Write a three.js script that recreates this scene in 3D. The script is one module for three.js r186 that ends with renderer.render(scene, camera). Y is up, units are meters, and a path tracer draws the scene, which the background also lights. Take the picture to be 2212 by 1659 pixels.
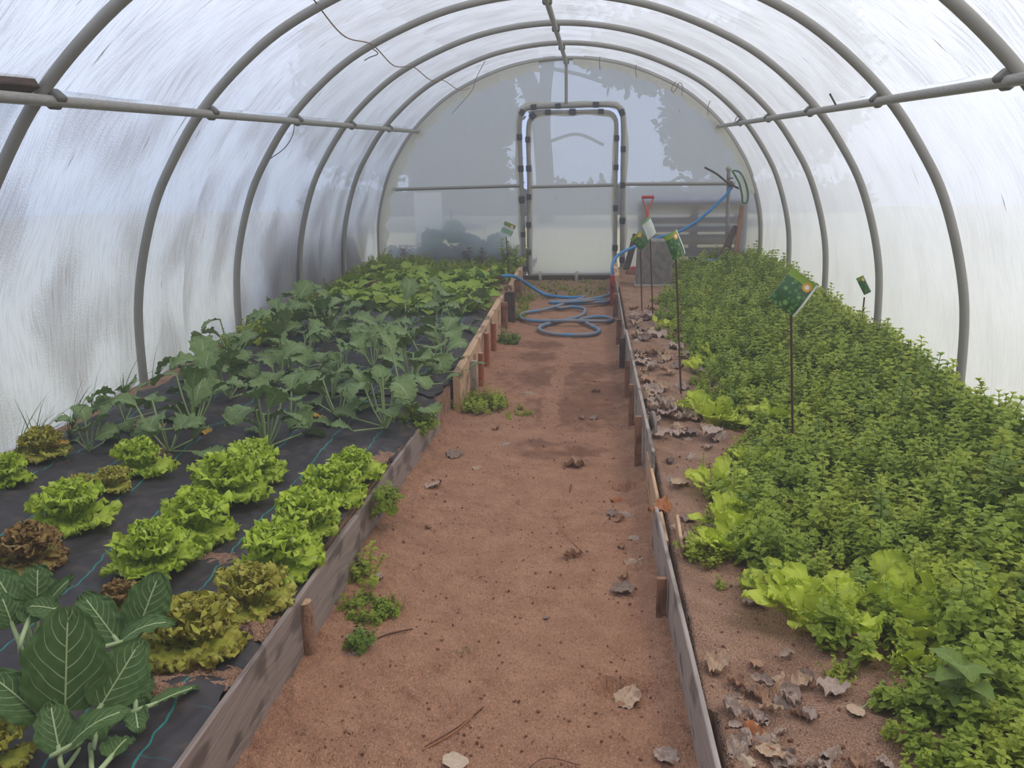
import * as THREE from 'three';
import { mergeGeometries } from 'three/addons/utils/BufferGeometryUtils.js';
import { RoundedBoxGeometry } from 'three/addons/geometries/RoundedBoxGeometry.js';
import { createNoise2D, createNoise3D } from 'simplex-noise';

// ---------------------------------------------------------------- camera, sky, sun, exposure
// Metres; x across the tunnel (0 = its middle), y up from the trodden path, -z towards the far end.
const scene = new THREE.Scene();
const camera = new THREE.PerspectiveCamera(45.05, 2212 / 1659, 0.05, 200);
camera.rotation.order = 'YXZ';
camera.rotation.set(THREE.MathUtils.degToRad(-14.33), THREE.MathUtils.degToRad(5.03), THREE.MathUtils.degToRad(-0.89));
camera.position.set(0.29, 1.48, 0);

const renderer = new THREE.WebGLRenderer({ antialias: true });
renderer.toneMapping = THREE.LinearToneMapping;
renderer.toneMappingExposure = 1.55;
renderer.shadowMap.enabled = true;

scene.background = new THREE.Color().setRGB(0.76, 0.95, 1.4);      // bright, thinly veiled blue sky
scene.fog = new THREE.FogExp2(0xfaf8f4, 0.05);                      // moist air: a real volume of haze that the path tracer lights

const sun = new THREE.DirectionalLight(new THREE.Color().setRGB(1.0, 0.9, 0.72), 3.3);  // veiled sun, high on the right of the tunnel
sun.position.set(6.5, 13, -4);
sun.target.position.set(0, 0, -5);
sun.castShadow = true;
sun.shadow.radius = 26;
Object.assign(sun.shadow.camera, { left: -14, right: 14, top: 14, bottom: -14, near: 0.5, far: 60 });
sun.shadow.mapSize.set(2048, 2048);
scene.add(sun, sun.target);

// ---------------------------------------------------------------- helpers
const rngOf = (s) => () => { s = (s + 0x6d2b79f5) | 0; let t = Math.imul(s ^ (s >>> 15), 1 | s); t = (t + Math.imul(t ^ (t >>> 7), 61 | t)) ^ t; return ((t ^ (t >>> 14)) >>> 0) / 4294967296; };
const R = rngOf(7);
const n2 = createNoise2D(rngOf(11)), n3 = createNoise3D(rngOf(12));
const rr = (a, b, f = R) => a + (b - a) * f();
const lerp = THREE.MathUtils.lerp, clamp = THREE.MathUtils.clamp, smooth = THREE.MathUtils.smoothstep;
const V = (x, y, z) => new THREE.Vector3(x, y, z);
const fbm = (x, y, o = 4) => { let s = 0, a = 0.5; for (let i = 0; i < o; i++, a *= 0.5, x = x * 2.03 + 7.1, y = y * 2.03 - 3.7) s += a * n2(x, y); return s; };

const taken = new Map();
function numbered(name) {
  const n = taken.get(name) ?? 0;
  taken.set(name, n + 1);
  return n ? `${name}_${String(n).padStart(3, '0')}` : name;
}
function tag(o, label, category, group) {
  o.userData.label = label; o.userData.category = category;
  if (group) o.userData.group = group;
  return o;
}
function mesh(name, geo, m, parent) {
  const o = new THREE.Mesh(geo, m);
  o.castShadow = o.receiveShadow = true;
  o.name = parent ? name : numbered(name);
  (parent ?? scene).add(o);
  return o;
}
function thing(name, label, category, group, at = [0, 0, 0]) {
  const o = new THREE.Group();
  o.name = numbered(name);
  o.position.set(...at);
  scene.add(o);
  return tag(o, label, category, group);
}
function structure(o, label, category) {
  o.userData.kind = 'structure';
  return tag(o, label, category);
}
function copyOf(o, label, group) {
  const c = o.clone();
  c.name = numbered(o.name.replace(/_\d{3}$/, ''));
  c.userData = { ...o.userData };
  if (label) c.userData.label = label;
  if (group) c.userData.group = group;
  scene.add(c);
  return c;
}
function tube(points, r, seg = 60, rad = 10, closed = false) {
  const c = new THREE.CatmullRomCurve3(points.map((p) => (p.isVector3 ? p : V(...p))), closed, 'centripetal');
  return new THREE.TubeGeometry(c, seg, r, rad, closed);
}
function rod(a, b, r, rad = 8, r2 = r) {
  a = a.isVector3 ? a : V(...a); b = b.isVector3 ? b : V(...b);
  const g = new THREE.CylinderGeometry(r2, r, a.distanceTo(b), rad);
  g.applyQuaternion(new THREE.Quaternion().setFromUnitVectors(V(0, 1, 0), b.clone().sub(a).normalize()));
  g.translate((a.x + b.x) / 2, (a.y + b.y) / 2, (a.z + b.z) / 2);
  return g;
}
function dataTexture(w, h, fn, srgb = true) {
  const d = new Uint8Array(w * h * 4);
  for (let y = 0, i = 0; y < h; y++) for (let x = 0; x < w; x++, i += 4) {
    const c = fn(x / w, y / h, x, y);
    d[i] = clamp(c[0], 0, 255); d[i + 1] = clamp(c[1], 0, 255); d[i + 2] = clamp(c[2], 0, 255); d[i + 3] = 255;
  }
  const t = new THREE.DataTexture(d, w, h);
  t.wrapS = t.wrapT = THREE.RepeatWrapping;
  t.magFilter = THREE.LinearFilter; t.minFilter = THREE.LinearMipmapLinearFilter; t.generateMipmaps = true;
  if (srgb) t.colorSpace = THREE.SRGBColorSpace;
  t.needsUpdate = true;
  return t;
}
// noise that repeats every px, py units
const tileNoise = (x, y, px, py) => { const a = (x / px) * 2 * Math.PI, b = y; return n3(Math.cos(a) * px / 6.283, Math.sin(a) * px / 6.283, b); };
const mix3 = (a, b, t) => [lerp(a[0], b[0], t), lerp(a[1], b[1], t), lerp(a[2], b[2], t)];
const std = (o) => new THREE.MeshStandardMaterial(o);
const phys = (o) => new THREE.MeshPhysicalMaterial(o);
function grid(nu, nv, f, uvf) {            // f(i/nu, j/nv) -> [x,y,z]
  const pos = [], uv = [], idx = [];
  for (let j = 0; j <= nv; j++) for (let i = 0; i <= nu; i++) {
    pos.push(...f(i / nu, j / nv)); uv.push(...(uvf ? uvf(i / nu, j / nv) : [i / nu, j / nv]));
  }
  for (let j = 0; j < nv; j++) for (let i = 0; i < nu; i++) { const a = j * (nu + 1) + i, b = a + 1, c = a + nu + 1, d = c + 1; idx.push(a, b, c, b, d, c); }
  const g = new THREE.BufferGeometry();
  g.setAttribute('position', new THREE.Float32BufferAttribute(pos, 3));
  g.setAttribute('uv', new THREE.Float32BufferAttribute(uv, 2));
  g.setIndex(idx); g.computeVertexNormals();
  return g;
}

// ---------------------------------------------------------------- materials of the tunnel
// polythene: dirt lies on it in streaks that run down the curve of the sheet (v = along the arc, u = along the tunnel, in metres)
const filmTexture = (heavy, seed, dirt = 1, scratches = 60) => {
  const r = rngOf(seed), N = 1024;
  const t = dataTexture(N, N, (u, v) => {
    const wob = u + 0.02 * n2(v * 3 + seed, u * 4), big = n2(u * 5 + seed, v * 4);
    const s1 = n2(wob * 75 + seed, v * 4), s2 = n2(wob * 300, v * 14 + seed), grain = n2(u * 420, v * 300 + seed);
    const k = 0.06 + dirt * (0.12 * smooth(s1, -0.1, 0.9) * (0.55 + 0.6 * big) + 0.2 * smooth(s2, 0.1, 0.95)) + heavy * 0.26 * smooth(0.6 * big + 0.4 * grain, -0.15, 0.5) + 0.04 * grain;
    return mix3([250, 251, 251], [112, 101, 90], clamp(k, 0, 1));
  });
  const d = t.image.data;                                // short dark scratches of dirt, also down the arc
  for (let i = 0; i < scratches; i++) {
    const x0 = r() * N, y0 = r() * N, len = 8 + 50 * r() * r(), w = 0.8 + 1.6 * r(), a = 0.3 + 0.6 * r(), lean = rr(-0.1, 0.1, r);
    for (let y = -len; y <= len; y++) for (let x = -3; x <= 3; x++) {
      const k = a * (1 - smooth(Math.abs(x), w * 0.4, w * 1.3)) * (1 - Math.abs(y) / len), i4 = ((Math.round(y0 + y + N) % N) * N + Math.round(x0 + x + lean * y + N) % N) * 4;
      for (let c = 0; c < 3; c++) d[i4 + c] = lerp(d[i4 + c], [96, 84, 72][c], k);
    }
  }
  return t;
};
const filmOf = (map, o = {}) => phys({ color: 0xffffff, map, roughness: 0.84, transmission: 0.82, thickness: 0, specularIntensity: 0.35, ior: 1.45, side: THREE.DoubleSide, ...o });
const texLeft = filmTexture(0.9, 3, 0.9, 30), texRoof = filmTexture(0.3, 5, 1.2, 70), texRight = filmTexture(0.12, 9, 0.5, 12), texEnd = filmTexture(0.0, 17, 0.18, 6);
for (const t of [texLeft, texRoof, texRight, texEnd]) t.repeat.set(1 / 2.9, 1 / 2.9);
const filmLeft = filmOf(texLeft), filmRoof = filmOf(texRoof), filmRight = filmOf(texRight);
const filmEnd = filmOf(texEnd, { roughness: 0.79, transmission: 0.94 });
const filmFront = filmOf(texLeft, { color: 0x55524a, transmission: 0.4, roughness: 0.95 });
const foldedFilm = filmOf(texEnd, { color: 0xf6f1e2, roughness: 0.95, transmission: 0.72 });

const galvTex = dataTexture(256, 256, (u, v) => { const k = 0.5 + 0.5 * n2(u * 9, v * 9), s = n2(u * 60, v * 60); return mix3([134, 130, 122], [170, 165, 154], clamp(k + 0.35 * s, 0, 1)); });
galvTex.repeat.set(3, 20);
const galvanised = std({ color: 0xffffff, map: galvTex, metalness: 0.15, roughness: 0.55 });
const clampMetal = std({ color: 0x6f6a60, metalness: 0.3, roughness: 0.6 });

const woodTexture = (a, b, seed, grey = 0) => dataTexture(512, 256, (u, v) => {
  const g = n2(u * 3 + seed, v * 40 + 2 * n2(u * 2, v * 3 + seed)), f = n2(u * 14, v * 170 + seed), st = fbm(u * 5 + seed, v * 3, 3);
  let c = mix3(a, b, clamp(0.5 + 0.4 * g + 0.25 * f, 0, 1));
  return mix3(c, [c[0] * 0.62, c[1] * 0.6, c[2] * 0.58], clamp(smooth(st, 0.05, 0.5) * 0.8 + grey, 0, 1));
});
const wood = (a, b, seed, o = {}) => { const t = woodTexture(a, b, seed); return std({ map: t, bumpMap: t, bumpScale: 0.0015, roughness: 0.85, ...o }); };
const boardGrey = wood([128, 112, 102], [160, 143, 131], 1), boardGreyLight = wood([150, 136, 124], [182, 168, 154], 5), boardFresh = wood([186, 148, 112], [214, 178, 140], 2), boardBrown = wood([132, 92, 66], [168, 122, 90], 3);
const stakeBrown = wood([150, 82, 48], [186, 108, 66], 4), darkTimber = wood([70, 54, 46], [104, 84, 72], 6), redPaint = wood([150, 52, 48], [176, 74, 66], 7), logBark = wood([132, 98, 74], [176, 136, 106], 8);

// ---------------------------------------------------------------- soil
const soilTexture = (dark, light, seed, speck) => dataTexture(1024, 1024, (u, v) => {
  const a = fbm(u * 7 + seed, v * 7, 4), b = n2(u * 150 + seed, v * 150), c = n2(u * 380, v * 380 + seed);
  let col = mix3(dark, light, clamp(0.5 + 0.36 * a + 0.42 * b + 0.34 * c, 0, 1));
  if (c > 1 - speck && b > 0.1) col = mix3(col, [214, 190, 160], 0.6);
  if (c < -0.82 && b < 0) col = mix3(col, [60, 44, 36], 0.55);
  return col;
});
const soilBump = dataTexture(1024, 1024, (u, v) => { const h = 128 + 60 * fbm(u * 30, v * 30, 3) + 46 * n2(u * 170, v * 170) + 34 * n2(u * 400, v * 400); return [h, h, h]; }, false);
const soilOf = (map, rep) => { map.repeat.set(rep, rep); const b = soilBump.clone(); b.repeat.set(rep, rep); return std({ map, bumpMap: b, bumpScale: 0.012, roughness: 0.96 }); };
// the path carries damp, trodden patches of darker earth
const pathTexture = (() => {
  const base = soilTexture([149, 103, 75], [193, 145, 112], 21, 0.2).image.data, w = 1024;
  const damp = [[0.02, -5.95, 0.36, 0.35], [0.28, -6.2, 0.3, 0.25], [-0.1, -6.6, 0.2, 0.2], [0.2, -5.2, 0.33, 0.45], [0.15, -4.42, 0.24, 0.13], [0.05, -4.55, 0.16, 0.08], [0.33, -5.6, 0.25, 0.35], [-0.05, -7.0, 0.25, 0.18]];
  return dataTexture(512, 2048, (u, v) => {
    const x = -0.7 + 1.4 * u, z = 0.6 - 11.4 * v, i = ((Math.floor(v * 11.4 / 1.4 * w) % w) * w + Math.floor(u * w) % w) * 4;
    let k = 0;
    const j = 0.6 * fbm(x * 7, z * 7, 4);
    for (const [cx, cz, rx, rz] of damp) k = Math.max(k, 1 - smooth(Math.hypot((x - cx) / rx, (z - cz) / rz) + j, 0.35, 1.2));
    if (Math.abs(x - 0.09 - 0.03 * Math.sin(z * 1.5) - 0.015 * n2(1, z * 3)) < 0.045 + 0.02 * n2(x * 8, z * 8) && z < -4.6 && z > -7.2) k *= 0.15;       // a dry ridge runs through the damp
    const mossy = smooth(-z + 0.6 * fbm(x * 3, z * 3, 3), 9.0, 9.6) * 0.55;
    let c = [base[i], base[i + 1], base[i + 2]];
    c = mix3(c, [112, 72, 50], 0.62 * k);
    return mix3(c, [112, 108, 66], clamp(mossy * (0.6 + 0.8 * n2(x * 30, z * 30)), 0, 0.8));
  });
})();
const pathSoil = std({ map: pathTexture, bumpMap: soilBump, bumpScale: 0.010, roughness: 0.96 });
{ const b = soilBump.clone(); b.repeat.set(1.4, 11.4); pathSoil.bumpMap = b; }
const bedSoil = soilOf(soilTexture([128, 93, 70], [187, 147, 118], 33, 0.34), 0.8);
const outsideSoil = soilOf(soilTexture([172, 168, 124], [212, 202, 160], 45, 0.1), 0.5);

// footprints and hollows trodden into the path: [x, z, radius x, radius z, depth]
const dents = [[0.37, -2.33, 0.09, 0.05, 0.035], [0.46, -3.9, 0.07, 0.06, 0.03], [-0.3, -2.2, 0.22, 0.12, 0.012], [-0.32, -1.95, 0.2, 0.05, 0.014], [0.12, -4.45, 0.16, 0.07, 0.01], [-0.12, -2.35, 0.14, 0.08, 0.01], [0.1, -3.5, 0.1, 0.16, 0.008], [-0.1, -3.9, 0.1, 0.16, 0.008], [0.2, -2.9, 0.12, 0.16, 0.008]];
const pathHeight = (x, z) => {
  let h = 0.010 * fbm(x * 3, z * 3, 3) + 0.007 * fbm(x * 13, z * 13, 3) + 0.0035 * n2(x * 55, z * 55);
  const edge = Math.max(smooth(-x, 0.36, 0.58), smooth(x, 0.4, 0.55));
  h += edge * (0.02 + 0.014 * fbm(x * 16, z * 16, 2));
  h += 0.004 * smooth(n2(x * 2, z * 2), 0, 0.6) * Math.sin(z * 120 + 3 * n2(x * 4, z * 4));          // sole marks
  for (const [cx, cz, rx, rz, d] of dents) { const q = Math.hypot((x - cx) / rx, (z - cz) / rz) + 0.2 * n2(x * 20, z * 20); h -= d * (1 - smooth(q, 0.6, 1.05)); h += 0.3 * d * Math.max(0, 1 - Math.abs(q - 1.2) * 4); }
  return h - 0.004;
};
structure(mesh('floor', grid(110, 860, (a, b) => { const x = -0.7 + 1.4 * a, z = 0.6 - 11.4 * b; return [x, pathHeight(x, z), z]; }), pathSoil), 'trodden bare brown earth path running down the middle of the tunnel', 'path');
const bedRightY = (x, z) => 0.155 + 0.03 * fbm(x * 2.2, z * 2.2, 3) + 0.012 * fbm(x * 11, z * 11, 3) + 0.004 * n2(x * 50, z * 50) + 0.05 * smooth(x, 1.0, 2.1) - 0.02 * smooth(-z, 8, 10);
structure(mesh('floor_bed_right', grid(84, 560, (a0, b) => { const a = a0 === 0 ? 0 : (a0 - 1 / 84) / (1 - 1 / 84), sk = a0 === 0; const z = 0.6 - 11.3 * b, x = lerp(z > -2 ? 0.59 : z > -4 ? 0.568 : 0.55, 2.215, a); return [x, sk ? -0.12 : bedRightY(x, z), z]; }, (a, b) => [1.64 * a, 11.3 * b]), bedSoil), 'raised bed of dry crumbly brown soil behind the right-hand boards', 'soil bed');
const leftBoardX = (z) => (z > -2.4 ? lerp(-0.605, -0.548, (-1.25 - z) / 1.81) : z > -2.7 ? lerp(-0.569, -0.604, (-2.4 - z) / 0.3) : z > -4.75 ? lerp(-0.604, -0.53, (-2.7 - z) / 2.05) : z > -5.05 ? -0.53 : -0.505);      // back of the boards along the left bed
const bedLeftY = (x, z) => 0.18 + 0.02 * fbm(x * 1.6 + 4, z * 1.6, 2) + 0.08 * smooth(-x, 1.2, 2.15) - 0.015 * smooth(-z, 5.5, 7);
structure(mesh('floor_bed_left', grid(60, 260, (a0, b) => { const a = a0 === 0 ? 0 : (a0 - 1 / 60) / (1 - 1 / 60), sk = a0 === 0; const z = 0.6 - 11.3 * b, x = lerp(leftBoardX(z) - 0.012, -2.22, a); return [x, sk ? -0.12 : bedLeftY(x, z) + 0.006 * fbm(x * 14, z * 14, 3) - 0.02, z]; }, (a, b) => [1.62 * a, 11.3 * b]), bedSoil), 'raised soil bed under the black mulch fabric', 'soil bed');
{ // ground outside the tunnel
  const s = new THREE.Shape([new THREE.Vector2(-13, -9), new THREE.Vector2(13, -9), new THREE.Vector2(13, 22), new THREE.Vector2(-13, 22)]);
  s.holes.push(new THREE.Path([new THREE.Vector2(-2.16, -0.55), new THREE.Vector2(-2.16, 10.65), new THREE.Vector2(2.16, 10.65), new THREE.Vector2(2.16, -0.55)]));
  const g = new THREE.ShapeGeometry(s); g.rotateX(-Math.PI / 2); g.translate(0, 0.06, 0);
  structure(mesh('ground', g, outsideSoil), 'rough grassy ground outside the plastic tunnel', 'ground');
}

// ---------------------------------------------------------------- tunnel frame and skin
const half = [[2.172, -0.1], [2.176, 0.25], [2.15, 0.72], [2.01, 1.2], [1.872, 1.45], [1.69, 1.697], [1.388, 1.972], [1.132, 2.13], [0.6, 2.336], [0, 2.412]];
const outline = [...half.map(([x, y]) => V(-x, y, 0)), ...half.slice(0, -1).reverse().map(([x, y]) => V(x, y, 0))];
const arch = new THREE.CatmullRomCurve3(outline, false, 'centripetal');
const ARC = arch.getLength();
const archAt = (s) => { const p = arch.getPointAt(clamp(s, 0, 1)), t = arch.getTangentAt(clamp(s, 0.001, 0.999)); return { p, n: V(-t.y, t.x, 0) }; };   // n points out
const sOfPurlin = (() => { let best = 0, d = 9; for (let i = 0; i < 1000; i++) { const p = arch.getPointAt(i / 2000); const q = Math.abs(p.y - 1.697) + (p.x > 0 ? 9 : 0); if (q < d) { d = q; best = i / 2000; } } return best; })();
const hoopZ = [0.42, -0.458, -1.898, -3.338, -4.778, -6.218, -7.658, -9.098, -10.652];
const hoopWords = ['frontmost grey steel hoop behind the viewer', 'grey steel hoop just before the viewer', 'grey steel hoop passing over the first lettuces', 'nearest visible grey steel hoop, its right clamp at the frame edge', 'second visible grey steel hoop, foot among the first kale plants', 'third visible grey steel hoop, foot behind the kale', 'fourth visible grey steel hoop, foot against the dry grass', 'fifth visible grey steel hoop, just before the end wall', 'end hoop of grey steel carrying the end wall film'];
hoopZ.forEach((z, i) => {
  const o = mesh('tunnel_hoop', new THREE.TubeGeometry(arch, 120, 0.0235, 10), galvanised);
  o.position.z = z;
  tag(o, hoopWords[i], 'hoop', 'steel hoops of the tunnel');
});
// film, held a little outside the hoops, sagging slightly between them
const skin = (s0, s1, nu, nv, seed) => {
  const z0 = 0.42, z1 = -10.652;
  return grid(nu, nv, (a, b) => {
    const s = lerp(s0, s1, b), z = lerp(z0, z1, a), { p, n } = archAt(s);
    let gap = 9; for (const h of hoopZ) gap = Math.min(gap, Math.abs(z - h));
    const sag = -0.012 * smooth(gap, 0.02, 0.6) + 0.004 * n2(z * 2.5 + seed, s * 18) * smooth(gap, 0, 0.3) + 0.012 * smooth(-z, 9.0, 9.9) * n2(z * 9 + s * 30, s * 14) * smooth(gap, 0, 0.2);
    const o = 0.028 + sag;
    return [p.x + n.x * o, p.y + n.y * o, z];
  }, (a, b) => [(z0 - lerp(z0, z1, a)), lerp(s0, s1, b) * ARC]);
};
structure(mesh('wall_left', skin(0, sOfPurlin, 300, 40, 1), filmLeft), 'left side of the streaked milky polythene skin below the purlin', 'film');
structure(mesh('ceiling', skin(sOfPurlin, 1 - sOfPurlin, 300, 60, 2), filmRoof), 'curved roof of dirty translucent polythene between the two side purlins', 'film');
structure(mesh('wall_right', skin(1 - sOfPurlin, 1, 300, 40, 3), filmRight), 'right side of the pale milky polythene skin below the purlin', 'film');

function purlin(s, label, dy) {
  const { p, n } = archAt(s), x = p.x - n.x * 0.044, y = p.y - n.y * 0.044 + dy;
  const t = thing('purlin', label, 'purlin', 'lengthwise pipes under the hoops', [x, y, 0]);
  mesh('pipe', rod([0, 0, 0.42], [0, 0, -10.66], 0.0205, 12), galvanised, t);
  for (const z of hoopZ.slice(1)) {
    const c = mesh('clamp', new RoundedBoxGeometry(0.058, 0.062, 0.075, 2, 0.012), clampMetal, t);
    c.position.set(n.x * 0.012, n.y * 0.012, z - 0.035);
    c.rotation.z = Math.atan2(n.y, n.x);
  }
}
purlin(sOfPurlin, 'grey pipe running along the left side at shoulder of the hoops', 0);
purlin(0.5, 'grey ridge pipe running along the top of the tunnel', 0);
purlin(1 - sOfPurlin, 'grey pipe running along the right side at shoulder of the hoops', 0);
{ // weathered batten laid on the near end of the left purlin
  const o = mesh('wooden_batten', new RoundedBoxGeometry(0.075, 0.045, 1.5, 2, 0.006), darkTimber);
  o.position.set(-1.715, 1.715, -2.56); o.rotation.z = 0.5;
  tag(o, 'dark brown timber batten tied along the near end of the left pipe', 'batten');
}

// end walls
function endShape(inset = 0) {
  const pts = arch.getSpacedPoints(90).map((p, i) => { const { n } = archAt(i / 90); return new THREE.Vector2(p.x + n.x * (0.02 - inset), p.y + n.y * (0.02 - inset)); });
  return new THREE.Shape(pts);
}
function flatGrid(shape, z) { const g = new THREE.ShapeGeometry(shape, 24); g.translate(0, 0, z); return g; }
{
  const s = endShape();
  s.holes.push(new THREE.Path([new THREE.Vector2(-0.475, -0.05), new THREE.Vector2(0.61, -0.05), new THREE.Vector2(0.61, 1.72), new THREE.Vector2(0.595, 1.8), new THREE.Vector2(0.55, 1.86), new THREE.Vector2(0.47, 1.885), new THREE.Vector2(-0.37, 1.875), new THREE.Vector2(-0.44, 1.85), new THREE.Vector2(-0.485, 1.78), new THREE.Vector2(-0.49, 1.68)]));
  structure(mesh('wall_back', flatGrid(s, -10.655), filmEnd), 'flat end wall of bluish translucent film around the door', 'film');
  structure(mesh('wall_front', flatGrid(endShape(), 0.44), filmFront), 'film closing the entrance end of the tunnel behind the viewer', 'film');
}

// ---------------------------------------------------------------- door and end-wall pipes
const blackPlastic = std({ color: 0x2b2a2c, roughness: 0.5 }), greyClip = std({ color: 0x47454a, roughness: 0.6 });
{
  const zf = -10.645;
  const d = structure(thing('door_1', 'film-covered pipe door with rounded top corners in the end wall', 'door'), 'film-covered pipe door with rounded top corners in the end wall', 'door');
  const outer = [[-0.485, -0.02], [-0.49, 0.4], [-0.505, 1.1], [-0.518, 1.72], [-0.505, 1.82], [-0.46, 1.885], [-0.38, 1.905], [0.05, 1.915], [0.47, 1.915], [0.56, 1.895], [0.605, 1.84], [0.622, 1.74], [0.628, 1.1], [0.632, 0.4], [0.635, -0.02]].map(([x, y]) => V(x, y, zf));
  const inner = [[-0.425, 0.045], [-0.43, 0.4], [-0.42, 1.1], [-0.425, 1.66], [-0.41, 1.76], [-0.36, 1.825], [-0.28, 1.845], [0.05, 1.85], [0.42, 1.845], [0.5, 1.825], [0.545, 1.76], [0.555, 1.66], [0.552, 1.1], [0.555, 0.4], [0.552, 0.045]].map(([x, y]) => V(x, y, zf));
  mesh('door_frame', tube(outer, 0.026, 120, 10), galvanised, d);
  const leaf = new THREE.Group(); leaf.name = 'door_leaf'; d.add(leaf);
  mesh('pipe_frame', tube(inner, 0.022, 120, 10), galvanised, leaf);
  mesh('bottom_rail', rod([-0.44, 0.05, zf], [0.56, 0.05, zf], 0.022), galvanised, leaf);
  mesh('middle_rail', rod([-0.42, 1.045, zf], [0.552, 1.055, zf], 0.018), galvanised, leaf);
  const fs = new THREE.Shape(new THREE.CatmullRomCurve3(inner, false, 'centripetal').getSpacedPoints(80).map((p) => new THREE.Vector2(p.x, p.y)));
  mesh('door_film', flatGrid(fs, zf - 0.012), filmEnd, leaf);
  // film rolled round the pipes and held by clips
  const strip = (pts, side, w) => grid(60, 3, (a, b) => { const c = new THREE.CatmullRomCurve3(pts, false, 'centripetal'), p = c.getPointAt(a), t = c.getTangentAt(a), k = (b * w) * (1 + 0.35 * n2(a * 9, side * 5)); return [p.x - t.y * k * side, p.y + t.x * k * side, zf + 0.024 - 0.02 * b + 0.006 * n2(a * 14, b * 2)]; });
  mesh('film_fold', strip(outer, 1, 0.05), foldedFilm, d);
  mesh('film_fold', strip(inner, -1, 0.042), foldedFilm, d);
  const clipGeo = new RoundedBoxGeometry(0.062, 0.07, 0.066, 1, 0.008);
  const onto = (pts, list) => { const c = new THREE.CatmullRomCurve3(pts, false, 'centripetal'); for (const k of list) { const p = c.getPointAt(k), t = c.getTangentAt(k), m = mesh('clip', clipGeo, greyClip, d); m.position.copy(p); m.position.z += 0.006; m.rotation.z = Math.atan2(t.y, t.x) - Math.PI / 2; m.scale.setScalar(rr(0.85, 1.05)); } };
  onto(outer, [0.03, 0.11, 0.19, 0.26, 0.33, 0.385, 0.415, 0.47, 0.555, 0.62, 0.7, 0.78, 0.86, 0.95]);
  onto(inner, [0.06, 0.13, 0.2, 0.27, 0.34, 0.4, 0.44, 0.5, 0.57, 0.66, 0.73, 0.83, 0.93]);
  for (const [x, r] of [[-0.3, 0.4], [0.12, -0.2]]) { const m = mesh('loose_film_end', grid(4, 6, (a, b) => [x + 0.035 * (a - 0.5) + 0.02 * b * r, 0.03 - 0.14 * b, zf + 0.05 + 0.02 * Math.sin(b * 3)]), foldedFilm, d); m.position.y = 0.07; }
  mesh('door_sill', new RoundedBoxGeometry(1.2, 0.09, 0.07, 1, 0.006).translate(0.07, -0.0, zf), darkTimber, d);
  const bar = (a, b, r, label) => tag(mesh('end_wall_pipe', rod(a, b, r, 12), galvanised), label, 'pipe');
  bar([-1.98, 1.035, -10.63], [-0.53, 1.06, -10.63], 0.019, 'level grey pipe across the end wall between left hoop and door');
  bar([0.655, 1.065, -10.63], [1.86, 1.055, -10.63], 0.019, 'level grey pipe across the end wall between door and tap post');
  bar([0, 1.945, -10.63], [0, 2.4, -10.63], 0.018, 'short upright grey pipe between ridge and door head');
}
{ // spare film turned in round the end hoop, with a wavy torn edge
  const flap = (s0, s1, w, seed) => grid(140, 5, (a, b) => {
    const s = lerp(s0, s1, a), { p, n } = archAt(s), k = w * (0.75 + 0.7 * Math.abs(n2(a * 7 + seed, 3)) + 0.25 * n2(a * 21, seed)) * b;
    return [p.x - n.x * (0.015 + k), p.y - n.y * (0.015 + k), -10.6 + 0.03 * b * n2(a * 16 + seed, 1) - 0.02 * b];
  });
  tag(mesh('film_flap', flap(0.02, 0.46, 0.1, 2), foldedFilm), 'cream turned-in film edge with wavy torn border along left end hoop', 'film');
  tag(mesh('film_flap', flap(0.51, 0.86, 0.07, 8), foldedFilm), 'narrow turned-in film edge along the right end hoop', 'film');
}

// ---------------------------------------------------------------- bed boards and stakes
function plank(name, label, m, a, b, h, t, y0, lean = 0) {          // a, b: [x, z] ends of the foot of the board
  const A = V(a[0], 0, a[1]), B = V(b[0], 0, b[1]), L = A.distanceTo(B);
  const g = new RoundedBoxGeometry(L, h, t, 1, 0.004);
  const uv = g.attributes.uv, p = g.attributes.position;
  for (let i = 0; i < uv.count; i++) uv.setXY(i, p.getX(i) * 0.6 + 0.3 * p.getZ(i), (p.getY(i) + p.getZ(i)) * 2.2);
  g.translate(0, h / 2, 0);
  const o = mesh(name, g, m);
  o.rotation.order = 'YXZ';
  o.rotation.y = -Math.atan2(b[1] - a[1], b[0] - a[0]);
  o.rotation.x = lean;
  o.position.set((a[0] + b[0]) / 2, y0, (a[1] + b[1]) / 2);
  return tag(o, label, 'board');
}
plank('bed_board', 'nearest grey weathered board edging the left bed, log stake before it', boardGrey, [-0.605, -1.25], [-0.548, -3.06], 0.29, 0.016, -0.085);
plank('bed_board', 'second grey board of the left bed, tucked behind the first one', boardGrey, [-0.602, -2.7], [-0.528, -4.75], 0.26, 0.016, -0.1);
plank('bed_board', 'thick pale sawn plank edging the left bed beside the kale', boardFresh, [-0.478, -5.1], [-0.49, -8.0], 0.31, 0.045, -0.07);
plank('bed_board', 'short far plank edging the left bed near the door', boardFresh, [-0.5, -8.9], [-0.5, -10.35], 0.26, 0.045, -0.07);
plank('bed_board', 'nearest thin grey board edging the right bed', boardGreyLight, [0.578, -1.2], [0.53, -3.3], 0.26, 0.014, -0.085, 0.02);
plank('bed_board', 'pale worn board edging the right bed, dry leaf draped over it', boardFresh, [0.553, -2.98], [0.545, -3.95], 0.25, 0.014, -0.085);
plank('bed_board', 'long grey board of the right bed, two stakes against it', boardGreyLight, [0.552, -3.72], [0.533, -6.4], 0.32, 0.016, -0.08);
plank('bed_board', 'far thin grey board of the right bed beside the hose coil', boardGrey, [0.525, -6.3], [0.528, -9.0], 0.3, 0.014, -0.08);
plank('bed_board', 'short pale plank end at the far end of the right bed', boardFresh, [0.535, -8.95], [0.54, -10.0], 0.33, 0.05, -0.06);
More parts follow.
